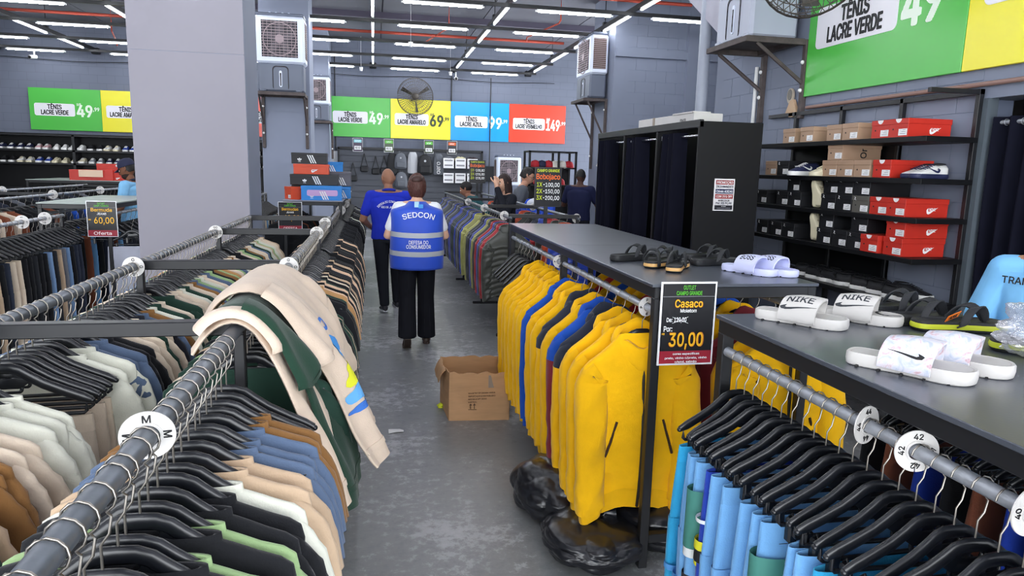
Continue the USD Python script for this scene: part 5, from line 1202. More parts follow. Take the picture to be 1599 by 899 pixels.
def hangbag(m):
    def f(p):
        part(p, 'bag_body', B().loft(np.array([np.stack([w*np.cos(a), -.04*np.sin(a)-.05, z+0*a], 1) for w, z in ((.12, 0), (.15, .03), (.145, .3), (.12, .5), (.08, .58)) for a in [np.arange(16)*2*PI/16]])), m, True)
        part(p, 'drawstring', B().tube([(-.08, -.09, .55), (-.05, -.1, .3), (-.06, -.1, .02)], .006, 5), m, True)
    return f
for i, (kd, x, z, mi, lb) in enumerate([('s', -.25, 1.56, 0, 'black sling bag second from the left on the display panel'), ('s', .05, 1.5, 0, 'black sling bag left of the bald man on the display panel'), ('s', .28, 1.52, 0, 'black sling bag above the bald man on the display panel'), ('h', .5, 1.5, 0, 'black hanging bag right of the bald man'),
    ('b', .72, 1.66, 1, 'grey backpack high on the display panel'), ('b', .74, 1.15, 1, 'grey backpack low on the display panel behind the woman'), ('h', 1.05, 1.55, 2, 'pale cloth bag beside the black backpack'), ('s', 1.05, 1.35, 0, 'black sling bag before the pale cloth bag'), ('b2', 1.38, 1.52, 0, 'large black backpack with a white badge'), ('h', 1.76, 1.52, 1, 'grey cloth bag with white print right of the black backpack'), ('s', -.55, 1.3, 0, 'black bag at the left end of the display panel')]):
    mk = {'s': sling, 'b': backpack, 'b2': backpack, 'h': hangbag}[kd](M_bag[mi])
    place(f'bag{kd}{mi}', mk, {'s': 'sling_bag', 'b': 'backpack', 'b2': 'backpack', 'h': 'cloth_bag'}[kd], lb, 'bag', (x, 19.84, z), 0, None, sc=(1.25, 1, 1.25) if kd == 'b2' else (1, 1, 1))
part(thing('bag_print', 'white upright lettering on the grey cloth bag', 'print', (1.76, 19.74, 1.55)), 'lettering', (lambda vf: (np.stack([vf[0][:,1]-.05, -vf[0][:,2], vf[0][:,0]], 1), vf[1][:, ::-1]))(text('OSLO', .09, .002, center=False)), M_label)
for r_ in range(2):
    for c_ in range(3):
        x, z = 2.02+c_*.33, 1.72-r_*.4
        p = thing('display_crate', f'white-fronted bin on the display panel, {["upper", "lower"][r_]} row, {["left", "middle", "right"][c_]}', 'bin', (x, 19.62, z))
        part(p, 'front', bx((-.145, 0, 0), (.145, .01, .27), .003), M_label); part(p, 'tray', bx((-.145, .01, 0), (.145, .22, .2)), M_black)
        for k in range(2): part(p, 'print_line', bx((-.11, -.002, .06+.13*k), (.11, 0, .1+.13*k)), mat('grey_ink', '#8a8a90', .6))
        if r_ == 0:
            v, ff = crumple((x, 19.72, z+.18), (.15, .09, .075), c_+11, .25)
            solo('folded_clothes', f'{["grey", "cream", "dark"][c_]} clothes heaped in the upper {["left", "middle", "right"][c_]} bin', 'clothes', (v, ff), [fab('heap_grey', '#6f7178'), fab('heap_cream', '#d6cfa8'), fab('heap_dark', '#3a2c30')][c_], True)
solo('speaker', 'small black box on the back wall right of the display panel', 'speaker', bx((3.08, 19.85, 1.38), (3.45, 20, 1.8), .01), M_black)
p = thing('notice_sheets', 'pair of white notice sheets on the back wall beside the display panel', 'notice', (-1.72, 19.96, 1.68))
part(p, 'sheet', bx((0, 0, 0), (.38, .02, .42)), M_label); part(p, 'sheet', bx((.4, 0, 0), (.78, .02, .42)), M_label)
# caps shelf and white hats at the right
cs = thing('cap_shelf', 'black shelf frame with caps left of the fitting rooms', 'shelf')
CX0, CX1, CY = 3.05, 4.05, 14.0
for x in (CX0, (CX0+CX1)/2+.1, CX1-.04): part(cs, 'post', bx((x, CY, 0), (x+.04, CY+.04, 2.12)), M_black); part(cs, 'post', bx((x, CY+.5, 0), (x+.04, CY+.54, 2.12)), M_black)
for z in (2.12, 1.8, 1.45, 1.1): part(cs, 'shelf_board', bx((CX0, CY, z-.03), (CX1, CY+.54, z)), M_black)
part(cs, 'back_panel', bx((CX0, CY+.54, .2), (CX1, CY+.56, 1.8)), M_black)
def mk_cap(m):
    def f(p):
        an = np.arange(20)*2*PI/20
        part(p, 'crown', B().loft(np.array([np.stack([.095*c*np.cos(an), .1*c*np.sin(an), z+0*an], 1) for c, z in ((1, 0), (1.02, .03), (.95, .07), (.75, .11), (.4, .13), (.05, .135))]), True, True), m, True)
        G = np.array([[(.09*math.sin(u), -.08-.09*t*math.cos(u*.8), .012-.02*t-.01*abs(u)) for u in np.linspace(-1.1, 1.1, 9)] for t in np.linspace(0, 1, 4)]); part(p, 'brim', B().sheet(G, .005), m, True)
        part(p, 'button', B().ball((0, 0, .137), (.01, .01, .005), 1), m)
    return f
capm = dict(red=mat('cap_red', '#b32430', .8), white=mat('cap_white', '#d8d4cc', .8), navy=mat('cap_navy', '#1f2340', .8))
for i, k in enumerate(['red', 'navy', 'red', 'white', 'white', 'red']):
    place('cap'+k, mk_cap(capm[k]), 'cap', f'{k} cap, {ordw(i+1)} from the left on the cap shelf', 'cap', (3.22+i*.14, 14.18, 1.8), R.uniform(-.5, .5), 'caps on the shelf', sc=(1.1, 1.1, 1))
for i, (x, z, k) in enumerate([(3.3, 1.45, 'red'), (3.5, 1.45, 'white'), (3.75, 1.45, 'red'), (3.6, 1.1, 'red'), (3.35, 1.1, 'white')]):
    place('cap'+k, mk_cap(capm[k]), 'cap', f'{k} cap on the {"middle" if z > 1.2 else "lower"} board of the cap shelf, {["left", "middle", "right", "right", "left"][i]}', 'cap', (x, 14.2, z), .3, 'caps on the shelf', sc=(1.1, 1.1, 1))
hp = thing('wooden_hat_stand', 'light wooden stand with white cloth bags and hats beside the fitting rooms', 'stand', (4.25, 12.55, 0))
M_wood = mat('light_wood', '#b98a58', .6, var=.2, vscale=20, stretch=(8, 1, 1))
part(hp, 'post', bx((-.2, -.03, 0), (-.16, .03, 2.2)), M_wood); part(hp, 'post', bx((.16, -.03, 0), (.2, .03, 2.2)), M_wood)
for k, z in enumerate((.5, 1.0, 1.45, 1.95, 2.16)): part(hp, 'shelf_board', bx((-.2, -.12, z), (.2, .12, z+.03)), M_wood)
for i, (x, z, r) in enumerate([(-.1, 1.72, .2), (.08, 1.55, .18), (-.08, 1.2, .2), (.12, 1.08, .2), (-.02, .9, .22)]):
    v, ff = crumple((4.25+x, 12.33, z), (r, .1, r*.8), 20+i, .25, n=4); solo('white_hat', f'crumpled white cloth hat on the wooden stand, {ordw(i+1)} from the top', 'hat', (v, ff), fab('hat_white', '#d8d4cf'), True)
# ---------------------------------------------------------------- floor things
M_cardb = mat('cardboard', '#b28a63', .75, var=.1, vscale=5, bump=.15, bscale=60, stretch=(1, 1, 6)); M_cardin = mat('cardboard_inside', '#94704d', .8, var=.1, vscale=6)
def wall_panel(b, P0, P1, z0, z1, t=.007, seed=0):
    g = np.random.default_rng(seed); n = 14; G = np.zeros((6, n, 3)); P0, P1 = np.array(P0), np.array(P1); d = (P1-P0)/np.linalg.norm(P1-P0); nr = np.array([d[1], -d[0]])
    for i, q in enumerate(np.linspace(0, 1, 6)):
        for j, u in enumerate(np.linspace(0, 1, n)):
            xy = P0+(P1-P0)*u+nr*(.012*math.sin(PI*u)*q+.006*q*math.sin(9*u+seed)); zz = z0+(z1-z0)*q+(q > .9)*(.008*math.sin(23*u+seed)+.006*g.uniform(-1, 1)); G[i, j] = (*xy, zz)
    return b.sheet(G, t)
cb = thing('carton', 'open brown cardboard carton on the floor beside the yellow jackets', 'cardboard box', (.505, 4.7, 0), .0)
c4 = [(0, 0), (.42, -.03), (.46, .4), (-.02, .43)]
for k in range(4): part(cb, 'side', wall_panel(B(), c4[k], c4[(k+1) % 4], 0, .345, .007, k), M_cardb, True)
part(cb, 'bottom', bx((0, 0, 0), (.43, .4, .006)), M_cardin)
G = np.array([[(-.02-.05*t, .06+.3*u, .345-.07*t*t*1.2+.008*math.sin(8*u)) for u in np.linspace(0, 1, 8)] for t in np.linspace(0, 1, 5)]); part(cb, 'flap', B().sheet(G, .006), M_cardb, True)
part(cb, 'tape', B().box((.27, -.033, .24), (.33, -.028, .33)), mat('brown_tape', '#8b7d70', .4))
dk = mat('stencil_ink', '#5a4330', .8)
def face(b, vf, x, z): return txz(b, vf, x, z, -.018-.03*(x/.42))
for k, (t, wd) in enumerate((('COUNTRY OF ORIGIN: CHINA', .19), ('IMPORTADO E DISTRIBUIDO', .19), ('MODELO Nº: 0000', .13), ('CARTON:', .06))): part(cb, 'print_line', face(B(), fit(t, wd, .009, .001), .13+wd/2, .2-.022*k), dk)
b = B()
for k in range(2): b.prism(unary_union([sbox(.145+.026*k, .09, .15+.026*k, .12), Polygon([(.138+.026*k, .115), (.157+.026*k, .115), (.1475+.026*k, .13)])]), .0015, 'y', -.031)
b.box((.13, -.0315, .083), (.19, -.03, .086)); part(cb, 'arrow_mark', b, dk)
solo('paper_slip', 'small white paper slip lying on the aisle floor', 'paper', B().sheet(np.array([[(.085+.1*u, 4.5+.07*t+.02*u, .003+.004*math.sin(3*u+2*t)) for u in np.linspace(0, 1, 6)] for t in np.linspace(0, 1, 4)]), .0008), M_label, True)
solo('yellow_wrapper', 'small crumpled yellow scrap on the floor beside the carton', 'scrap', crumple((.47, 4.98, 0), (.022, .02, .018), 4, .4, n=3), mat('scrap_yellow', '#c7cf28', .5), True)
M_bin = mat('black_polythene', '#1b1c21', .27, spec=.6, bump=.5, bscale=16, coat=.05)
for i, (x, y, r, lb) in enumerate([(.93, 3.35, (.24, .28, .15), 'black plastic sack on the floor under the yellow jackets, far one'), (.98, 2.9, (.24, .25, .1), 'black plastic sack on the floor below the nearest yellow jacket'), (1.35, 3.1, (.26, .35, .14), 'black plastic sack under the long table'), (1.5, 3.7, (.25, .3, .16), 'black plastic sack farther under the long table')]):
    v, ff = crumple((0, 0, 0), r, 40+i, .16, 1.6, hi=.35); p = thing('plastic_sack', lb, 'plastic bag', (x, y, 0)); part(p, 'sack', (v, ff), M_bin, True)
    k = B().tube([(.05, .02, r[2]*1.5), (.07, .03, r[2]*1.75), (.12, .02, r[2]*1.8)], [.02, .014, .035], 9); part(p, 'knot', k, M_bin, True)
# ---------------------------------------------------------------- people
from manifold3d import Manifold
def skin(k, c): return mat('skin_'+k, c, .55, var=.06, vscale=20, spec=.35)
def ell(c, r, n=20): return Manifold.sphere(1., n).scale(tuple(np.broadcast_to(r, 3))).translate(tuple(map(float, c)))
def bone(a, ra, b, rb, n=20): return Manifold.batch_hull([ell(a, ra, n), ell(b, rb, n)])
def fuse(ms, edge=.03, it=12):
    m = ms[0]
    for q in ms[1:]: m = m+q
    m = m.refine_to_length(edge).to_mesh(); t = trimesh.Trimesh(m.vert_properties[:, :3], m.tri_verts, process=True)
    if it: trimesh.smoothing.filter_taubin(t, .5, .53, it)
    return t
def man_of(t): return Manifold(__import__('manifold3d').Mesh(np.asarray(t.vertices, np.float32), np.asarray(t.faces, np.uint32)))
def head_mesh(fem=False):
    """head facing +y, chin low, origin at its middle (eyes level)"""
    m = trimesh.creation.icosphere(4, 1.); v = np.array(m.vertices)
    x, y, z = v.T; P = v*[.076, .096, .118]
    jaw = smoothstep(.1, -1, z); P[:, 0] *= 1-.32*jaw*(1 if not fem else 1.15); P[:, 1] += .014*jaw*(y > -.3)-.03*jaw*smoothstep(0, -1, y)*0
    P[:, 1] -= .02*smoothstep(-.2, -.9, z)*smoothstep(.2, -1, y)*-1
    def bump(c, r, d):
        nonlocal P
        w = np.exp(-(((P-np.array(c))/np.array(r))**2).sum(1)); P = P+w[:, None]*np.array(d)
    bump((0, .09, -.022), (.013, .03, .024), (0, .027, -.004)); bump((0, .095, .012), (.012, .02, .028), (0, .01, 0))
    for s in (-1, 1): bump((s*.031, .09, .006), (.018, .03, .013), (0, -.011, 0)); bump((s*.03, .09, .03), (.028, .03, .008), (0, .006, 0)); bump((s*.042, .07, -.03), (.025, .04, .03), (s*.003, .005, 0))
    bump((0, .095, -.062), (.024, .02, .01), (0, .009, 0)); bump((0, .095, -.0655), (.026, .02, .003), (0, -.006, 0)); bump((0, .09, -.098), (.022, .03, .018), (0, .01, 0))
    return trimesh.Trimesh(P, m.faces, process=False)
def hand(w, d, up, s, curl=.6, sz=1.):
    """palm and five fingers from the wrist w along d; up: back of the hand; s: thumb side"""
    w, d, up = (np.asarray(q, float) for q in (w, d, up)); d = d/np.linalg.norm(d); up = up-d*(up@d); up /= np.linalg.norm(up); sd = np.cross(d, up)*s
    pc = w+d*.05*sz
    ms = [Manifold.batch_hull([ell(w+d*.01, (.024*sz,)*3, 12), ell(pc+sd*.028*sz+d*.03*sz, .0135*sz, 10), ell(pc-sd*.028*sz+d*.03*sz, .0135*sz, 10), ell(pc+sd*.026*sz-d*.02*sz, .014*sz, 10), ell(pc-sd*.026*sz-d*.02*sz, .014*sz, 10)])]
    for k, (o, L) in enumerate(((.028, .068), (.0095, .078), (-.0095, .074), (-.028, .058))):
        p = pc+sd*o*sz+d*.034*sz; a = 0.; dirn = d
        for q, f in enumerate((.45, .32, .23)):
            a += curl*(.5 if q == 0 else .7); dirn = d*math.cos(a)-up*math.sin(a); e = p+dirn*L*f*sz
            ms.append(bone(p, .0092*sz-.0006*q, e, .0086*sz-.0008*q, 10)); p = e
    p = pc+sd*.026*sz-d*.012*sz
    for q, L in enumerate((.036, .03, .024)):
        dirn = d*(.6+.15*q)+sd*(.75-.25*q)-up*.25; dirn /= np.linalg.norm(dirn); e = p+dirn*L*sz; ms.append(bone(p, (.0115-.001*q)*sz, e, (.0105-.001*q)*sz, 10)); p = e
    return ms
def person(label, loc, rz, H=1.7, skin_=('a', '#b98a6c'), top='#2a3fc0', topname='', legs='#1a1b20', sleeve=.16, arms=None, feet=None, lean=0., turn=0., tilt=0., hair=None, fem=False, shoes='#1c1c20', soles=None, wide=1., flare=0., bend=0., collar=None):
    """a figure facing +y (back to the picture when rz is near 0). arms: per side (elbow, wrist, hand direction); feet: per side (ankle xyz, toe direction)"""
    k = H/1.72; p = thing('person', label, 'person', loc, rz, sc=(k, k, k))
    S = skin(*skin_)
    hipz, shz = .92, 1.40
    fwd = np.array([0, 1, 0]); 
    def tr(v):      # forward bend of the upper body about the hips
        v = np.array(v, float); q = v-[0, 0, hipz]; c, s_ = math.cos(bend), math.sin(bend); return np.array([q[0], q[1]*c+q[2]*s_, -q[1]*s_+q[2]*c])+[0, 0, hipz]
    feet = feet or {-1: ((-.1, 0, .075), (0, 1)), 1: ((.1, .02, .075), (0, 1))}
    arms = arms or {-1: ((-.27, .02, 1.12), (-.27, .14, .9), (0, .3, -1)), 1: ((.27, .02, 1.12), (.27, .14, .9), (0, .3, -1))}
    sh = {s: tr((s*.185*wide, 0, shz)) for s in (-1, 1)}; nb = tr((0, -.01, 1.46)); hd = tr((0, .03, 1.577))
    # body: one continuous surface
    ms = [Manifold.batch_hull([ell(tr((0, 0, 1.3)), (.165*wide, .105, .13)), ell(tr((0, 0, 1.1)), (.14*wide, .1, .1))]), Manifold.batch_hull([ell(tr((0, 0, 1.1)), (.14*wide, .1, .1)), ell((0, 0, .93), (.165, .115, .1))]), bone(nb-[0, 0, .04], (.062, .06, .05), hd-[0, .02, .06], .052), Manifold.batch_hull([ell(sh[-1], .062), ell(sh[1], .062), ell(nb-[0, 0, .04], .07)])]
    for s in (-1, 1):
        e, w, d = arms[s]; ms += [bone(sh[s], .058, e, .042), bone(e, .042, w, .029)]
        an, td = feet[s]; an = np.array(an); hip = np.array((s*.095, 0, .9)); kn = (hip+an)/2+np.array([0, .04, .02]); ms += [bone(hip, .085, kn, .056), bone(kn, .056, an, .038)]
    body = man_of(fuse(ms, .028, 14))
    h = head_mesh(fem); h.apply_transform(trimesh.transformations.euler_matrix(tilt, lean, turn, 'sxyz')); h.apply_translation(hd+[0, .01, .03])
    body = body+man_of(h)
    Rm = trimesh.transformations.euler_matrix(tilt, lean, turn, 'sxyz')[:3, :3]; hc = hd+[0, .01, .03]
    for s in (-1, 1):
        body = body+Manifold.batch_hull([ell(hc+Rm@np.array((s*.074, -.008, -.005)), (.01, .016, .026), 10), ell(hc+Rm@np.array((s*.084, -.016, .008)), (.006, .014, .024), 10)])
        e, w, d = arms[s]
        up = np.cross(np.cross(np.asarray(d, float), (s, 0, .2)), d); up = np.array((s*.8, -.3, .5)) if np.linalg.norm(up) < .2 else np.array((s*.8, .1, .55))
        for q in hand(w, d, up, s): body = body+q
        an, td = feet[s]
    bm = body.to_mesh(); part(p, 'body', trimesh.Trimesh(bm.vert_properties[:, :3], bm.tri_verts, process=False), S, 50)
    for s in (-1, 1):
        c = hc+Rm@np.array((s*.031, .083, .007)); part(p, 'eye', B().ball(c, .011, 2), mat('eye_white', '#d8d4d0', .3), True); part(p, 'iris', B().ball(c+Rm@np.array((0, .0075, 0)), .0055, 1), mat('iris_dark', '#2a1a12', .2), True)
        part(p, 'eyebrow', B().tube([hc+Rm@np.array((s*(.014+.034*t), .094-.016*t*t, .029+.006*math.sin(PI*t))) for t in np.linspace(0, 1, 6)], .004, 5), mat('hair_black', '#15110f', .7), True)
    # clothes
    cm = mat('cloth_'+top.strip('#'), top, .85, var=.08, vscale=9, bump=.3, bscale=12, spec=.2)
    ms = [Manifold.batch_hull([ell(tr((0, -.005, 1.335)), (.212*wide, .122, .1)), ell(tr((0, 0, 1.08)), (.178*wide, .13, .1))]), Manifold.batch_hull([ell(tr((0, 0, 1.08)), (.175*wide, .13, .1)), ell(tr((0, 0, .9)), (.188*wide, .135, .03))]), Manifold.batch_hull([ell(sh[-1], .068), ell(sh[1], .068), ell(nb-[0, 0, .05], (.088, .085, .05))])]
    for s in (-1, 1):
        e, w, d = (np.array(q) for q in arms[s]); u = e-sh[s]; L = np.linalg.norm(u)
        if sleeve < L: ms.append(bone(sh[s]-[0, 0, .012], .07, sh[s]+u/L*sleeve, .062))
        else: ms += [bone(sh[s]-[0, 0, .012], .07, e, .058), bone(e, .062, e+(w-e)*.85, .043)]
    part(p, 'shirt', fuse(ms, .025, 10), cm, True)
    if collar: part(p, 'collar', B().tube([nb+np.array((.074*math.cos(a), .07*math.sin(a)+.0, -.0-.022*math.sin(a))) for a in np.linspace(0, 2*PI, 25)], .016, 8), mat('cloth_'+collar.strip('#'), collar, .85), True)
    lm = mat('cloth_'+legs.strip('#'), legs, .88, var=.12, vscale=7, bump=.4, bscale=9, spec=.2)
    ms = [Manifold.batch_hull([ell((0, 0, 1.0), (.168, .122, .03)), ell((0, 0, .87), (.178, .13, .06))])]
    for s in (-1, 1):
        an, td = feet[s]; an = np.array(an); hip = np.array((s*.092, -.005, .87)); kn = (hip+an)/2+np.array([0, .04, .02])
        ms += [bone(hip, (.1, .112, .1), kn, .074+flare*.3), bone(kn, .074+flare*.3, an+[0, -.01, .02-flare*.3], (.058+flare, .062+flare, .03))]
    part(p, 'trousers', fuse(ms, .03, 8), lm, True)
    for s in (-1, 1):
        an, td = feet[s]; a = math.atan2(-td[0], td[1]); pt = td[2] if len(td) > 2 else 0.
        T = trimesh.transformations.translation_matrix(an) @ trimesh.transformations.euler_matrix(pt, 0, a) @ trimesh.transformations.translation_matrix((0, -.07, -.075))
        b = B().loft(np.array([np.stack([w*np.cos(q), y+0*q, h/2+.012+(h/2)*np.sin(q)], 1) for y, w, h in ((0, .02, .05), (.015, .034, .075), (.06, .038, .095), (.11, .04, .08), (.17, .046, .058), (.22, .043, .05), (.25, .03, .04), (.262, .012, .025)) for q in [np.arange(16)*2*PI/16]])); b.xform(T)
        sp = part(p, 'shoe', b, mat('cloth_'+shoes.strip('#'), shoes, .5), True)
        so = sole([(.97, 0), (1., .004), (1., .018), (.96, .022)], 1, .27, .092); so.xform(T); part(sp, 'sole', so, mat('cloth_'+(soles or shoes).strip('#'), soles or shoes, .55), 40)
    return p, hc, Rm, tr
def hair_cap(p, hc, Rm, col, seed=1, scale=1.07, front=.045, low=-.1, strands=.06, extra=None, f=24, slope=.5):
    m = trimesh.creation.icosphere(5, 1.); v = np.array(m.vertices); n_ = nz(v*[f, f, 3]+seed, seed); k = scale+strands*(n_-.4)
    P = v*[.081, .1, .12]*k[:, None]+[0, -.012, .006]
    if extra is not None: P = extra(P)
    keep = ~((P[:, 1] > front-slope*(.07-P[:, 2])) & (P[:, 2] < .07)) & (P[:, 2] > low+.0*P[:, 1])
    f_ = m.faces[keep[m.faces].all(1)]
    part(p, 'hair', (P @ Rm.T+hc, f_), mat('hair_'+col.strip('#'), col, .55, var=.35, vscale=60, stretch=(3, 3, .6), spec=.4), True)
def back_text(p, t, z, w, h, a, bthick, col='#e8eaf2', arc=0., sx=0., y0=0., face=-1):
    """lettering wrapped round the back (face -1) or chest (1) of a torso of half width a and half depth bthick"""
    v, f = fit(t, w, h, .0015, True) if w else text(t, h, .0015); v, f = trimesh.remesh.subdivide_to_size(v, f, .02, max_iter=5)
    x = v[:, 0]+sx; zz = v[:, 1]+z
    if arc: r = arc; an = x/r; x = np.sin(an)*(r+v[:, 1]); zz = z+np.cos(an)*(r+v[:, 1])-r
    y = bthick*np.clip(1-np.abs(x/a)**2.5, .02, 1)**.4
    part(p, 'lettering', (np.stack([x if face < 0 else -x, face*(y+v[:, 2]+.004)+y0, zz], 1), f), mat('cloth_print'+col.strip('#'), col, .7))
# woman in the blue vest, walking away
p, hc, Rm, tr = person('woman in blue reflective vest and black trousers walking away, seen from behind', (.405, 6.85, 0), .03, 1.66, ('fair', '#d3a58c'), '#dfe1e6', 'white', '#15161d', .2, fem=True, turn=.12, tilt=-.1,
    arms={-1: ((-.285, .02, 1.13), (-.19, .22, 1.08), (.5, .8, .1)), 1: ((.285, .02, 1.13), (.2, .22, 1.06), (-.5, .8, .1))}, feet={-1: ((-.105, -.14, .13), (0, 1, -.75)), 1: ((.11, .1, .075), (.1, 1))}, shoes='#3a2c26', flare=.035, wide=.96)
hair_cap(p, hc, Rm, '#4a2a23', 3, 1.12, .04, -.13, .08, slope=.3)
part(p, 'hair_knot', B().ball(hc+[0, -.07, .075], (.06, .05, .045), 3), mat('hair_3a211c', '#3a211c', .55), True)
M_vest = mat('vest_blue', '#1f4bc4', .6, var=.07, vscale=7, bump=.35, bscale=9, sheen=.2); M_refl = mat('reflective_band', '#a9adb4', .35, var=.05)
V = torso(5, .262, .66, .17, 48, fold=.005, neck=.085); V[..., 2] += 1.575; V[..., 1] *= np.interp(V[..., 2], [.8, 1.35, 1.47], [1., .95, 1.])
part(p, 'vest', lip(B(), V), M_vest, True)
def vest_band(z0, z1, m, name, gr=1.012):
    z = V[:, 0, 2]; L = []
    for zz in np.linspace(z0, z1, 5):
        i = np.clip(np.searchsorted(-z, -zz), 1, len(z)-1); t = (zz-z[i-1])/(z[i]-z[i-1]+1e-9); r = V[i-1]*(1-t)+V[i]*t; L.append(r*[gr, gr, 1]+[0, 0, 0])
    part(p, name, B().loft(np.array(L), False, False), m, True)
vest_band(1.13, 1.18, M_refl, 'reflective_band'); vest_band(.945, .995, M_refl, 'reflective_band')
back_text(p, 'SEDCON', 1.325, .3, .05, .265, .188, arc=.42); back_text(p, 'DEFESA DO', 1.063, .19, .034, .265, .196); back_text(p, 'CONSUMIDOR', 1.02, .24, .034, .265, .196)
part(p, 'emblem', bx((-.04, -.168, 1.42), (.005, -.162, 1.475)), mat('emblem_pale', '#a9d3e8', .6)); part(p, 'emblem', bx((.0, -.17, 1.41), (.045, -.164, 1.45)), mat('emblem_blue', '#3f8fd6', .6))
# bald man in the blue polo
p, hc, Rm, tr = person('bald man in royal blue polo shirt and dark jeans walking away, seen from behind', (.17, 8.55, 0), .1, 1.71, ('brown', '#9a6d56'), '#2334b8', 'blue', '#22242b', .2, turn=.25, tilt=-.15, wide=1.12,
    arms={-1: ((-.3, .02, 1.12), (-.2, .2, 1.02), (.5, .7, .2)), 1: ((.3, .03, 1.12), (.22, .2, 1.0), (-.4, .8, .1))}, feet={-1: ((-.06, -.06, .085), (-.05, 1, -.1)), 1: ((.13, .22, .075), (0, 1))}, shoes='#23232b', soles='#dfe0e4', collar='#1c2aa0')
back_text(p, 'DEFESA DO CONSUMIDOR', 1.33, .3, .026, .25, .142, arc=.17); back_text(p, 'RIO DE JANEIRO', 1.265, .2, .024, .25, .146)
# shopper in the cap
p, hc, Rm, tr = person('man in navy cap and light blue T-shirt looking down beside the column', (-3.2, 10.35, 0), 1.45, 1.72, ('brown2', '#7c513c'), '#86bfe8', 'sky', '#2b2e38', .2, tilt=-.35, collar='#1c2036')
hair_cap(p, hc, Rm, '#15110f', 5, 1.02, .02, -.05, .02); 
cp = part(p, 'cap', B().loft(np.array([(np.stack([.088*c*np.cos(a), -.012+.108*c*np.sin(a), z+0*a], 1)) @ Rm.T+hc for c, z in ((1.02, .035), (1.03, .07), (.95, .105), (.7, .132), (.3, .145), (.02, .147)) for a in [np.arange(24)*2*PI/24]]), False, True), capm['navy'], True)
part(cp, 'brim', B().sheet(np.array([[np.array((.082*math.sin(u), .07+.1*t*math.cos(u*.9), .045-.03*t-.012*abs(u))) @ Rm.T+hc for u in np.linspace(-1.2, 1.2, 11)] for t in np.linspace(0, 1, 4)]), .004), capm['navy'], True)
part(cp, 'badge', B().ball(np.array((0, .1, .085)) @ Rm.T+hc, (.018, .018, .016), 1), M_label, True)
part(p, 'beard', (lambda m: (np.array(m.vertices)[:]*[.058, .07, .05] @ Rm.T+hc+Rm@np.array((0, .03, -.075)), m.faces))(trimesh.creation.icosphere(3, 1.)), mat('beard_dark', '#2a1d18', .9), True)
# woman with long hair behind the puffer rack
p, hc, Rm, tr = person('woman with long dark hair and dark clothes resting her hand on her forehead', (1.78, 9.6, 0), 1.95, 1.66, ('fair2', '#d6a88e'), '#20222a', 'dark', '#1b1c22', .6, fem=True, tilt=-.1, wide=.92,
    arms={-1: ((-.25, .16, 1.2), (-.06, .2, 1.58), (.3, -.2, .9)), 1: ((.25, .05, 1.12), (.2, .2, .98), (-.3, .8, 0))})
def long_hair(P):
    t = smoothstep(.0, -.1, P[:, 2])*smoothstep(.05, -.02, P[:, 1]); P = P.copy(); P[:, 2] -= .26*t*smoothstep(.03, -.12, P[:, 2]); P[:, 1] -= .02*t; P[:, 0] *= 1+.25*t; return P
hair_cap(p, hc, Rm, '#2c1c19', 6, 1.1, .05, -.5, .05, long_hair, slope=.12)
# man with glasses bending over clothes
p, hc, Rm, tr = person('man with glasses and dark hair bending over the racks behind the woman', (2.18, 10.9, 0), -1.75, 1.78, ('fair3', '#c4937a'), '#5c6068', 'grey', '#22242b', .6, tilt=-.5, bend=.2)
hair_cap(p, hc, Rm, '#1b1412', 8, 1.06, .04, -.06, .04)
part(p, 'glasses', B().tube([Rm@np.array((s*.032+.022*math.cos(a), .1, .004+.018*math.sin(a)))+hc for s in (-1,) for a in np.linspace(0, 2*PI, 15)], .0022, 5).tube([Rm@np.array((.032+.022*math.cos(a), .1, .004+.018*math.sin(a)))+hc for a in np.linspace(0, 2*PI, 15)], .0022, 5).tube([Rm@np.array(q)+hc for q in ((-.054, .1, .006), (-.076, .06, .008), (-.08, -.0, .006))], .0022, 5).tube([Rm@np.array(q)+hc for q in ((.054, .1, .006), (.076, .06, .008), (.08, 0, .006))], .0022, 5), M_ink, True)
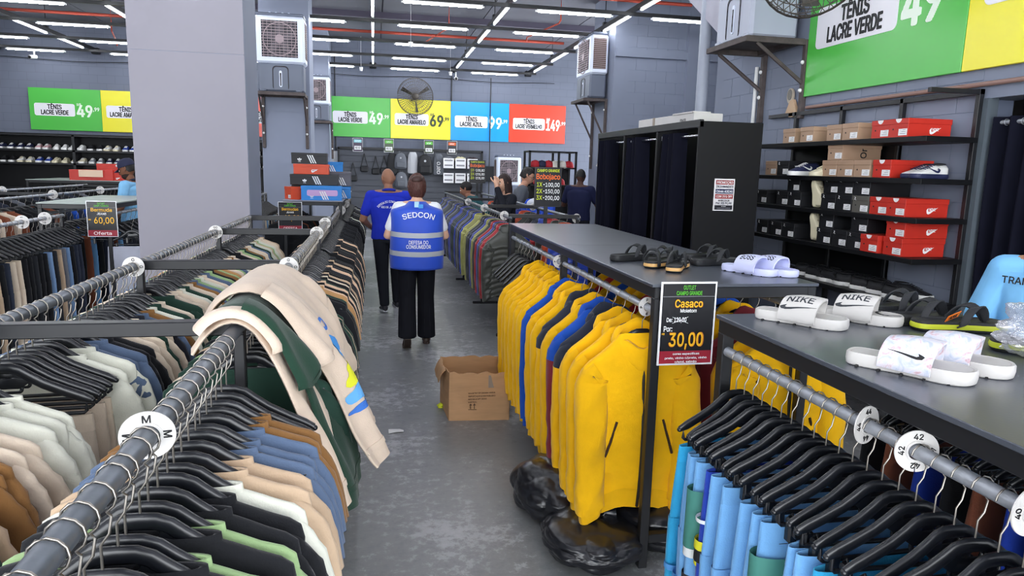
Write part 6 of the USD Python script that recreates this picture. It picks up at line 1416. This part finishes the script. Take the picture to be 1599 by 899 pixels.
# person in white and blue, head behind the sign
p, hc, Rm, tr = person('person in white and blue shirt bending, head hidden behind the nearer puffer sign', (2.3, 10.1, 0), -.6, 1.62, ('tan', '#a87a60'), '#2a4fc0', 'royal', '#23252c', .3, bend=.55, tilt=-.3)
hair_cap(p, hc, Rm, '#1b1412', 9, 1.05, .04, -.06, .03)
c0 = tr((0, -.05, 1.36)); part(p, 'white_yoke', B().ball(c0, (.2, .12, .1), 3), mat('cloth_white2', '#d9dce4', .8), True)
# dark-skinned man at the white hats
p, hc, Rm, tr = person('man in navy polo shirt looking at the white hats beside the fitting rooms', (3.42, 11.6, 0), -.55, 1.76, ('dark', '#4a2f26'), '#1d2140', 'navy', '#1b1c24', .2, tilt=-.3, wide=1.05,
    arms={-1: ((-.29, .08, 1.14), (-.22, .3, 1.15), (.3, .9, .1)), 1: ((.29, .08, 1.14), (.2, .32, 1.2), (-.3, .9, .1))})
hair_cap(p, hc, Rm, '#0f0c0b', 10, 1.015, .03, -.03, .01)
# shopper leaning deep into the puffers
p, hc, Rm, tr = person('shopper in dark cap and teal sleeves leaning low over the far puffer jackets', (1.76, 11.3, 0), 1.2, 1.6, ('tan2', '#a0705a'), '#2c5a60', 'teal', '#23252c', .6, bend=.5, tilt=-.4)
part(p, 'cap', B().ball(hc+[0, -.01, .04], (.088, .105, .095), 3), mat('cap_dark', '#1d1a1c', .8), True)
# shopper at the right edge
p, hc, Rm, tr = person('person in light blue T-shirt with black lettering at the right edge', (2.73, 2.35, 0), -.8, 1.7, ('tan3', '#a87a60'), '#79b7e6', 'sky', '#23252c', .22, collar='#79b7e6',
    arms={-1: ((-.27, .02, 1.14), (-.2, .2, 1.02), (.4, .8, 0)), 1: ((.27, .02, 1.14), (.27, .16, .95), (0, .5, -.8))})
hair_cap(p, hc, Rm, '#1b1412', 12, 1.06, .04, -.08, .03)
back_text(p, 'TRANSPORTES', 1.36, .25, .028, .26, .137, '#16181f', sx=-.07); back_text(p, 'JM', 1.41, .07, .034, .26, .125, '#16181f', sx=-.08)
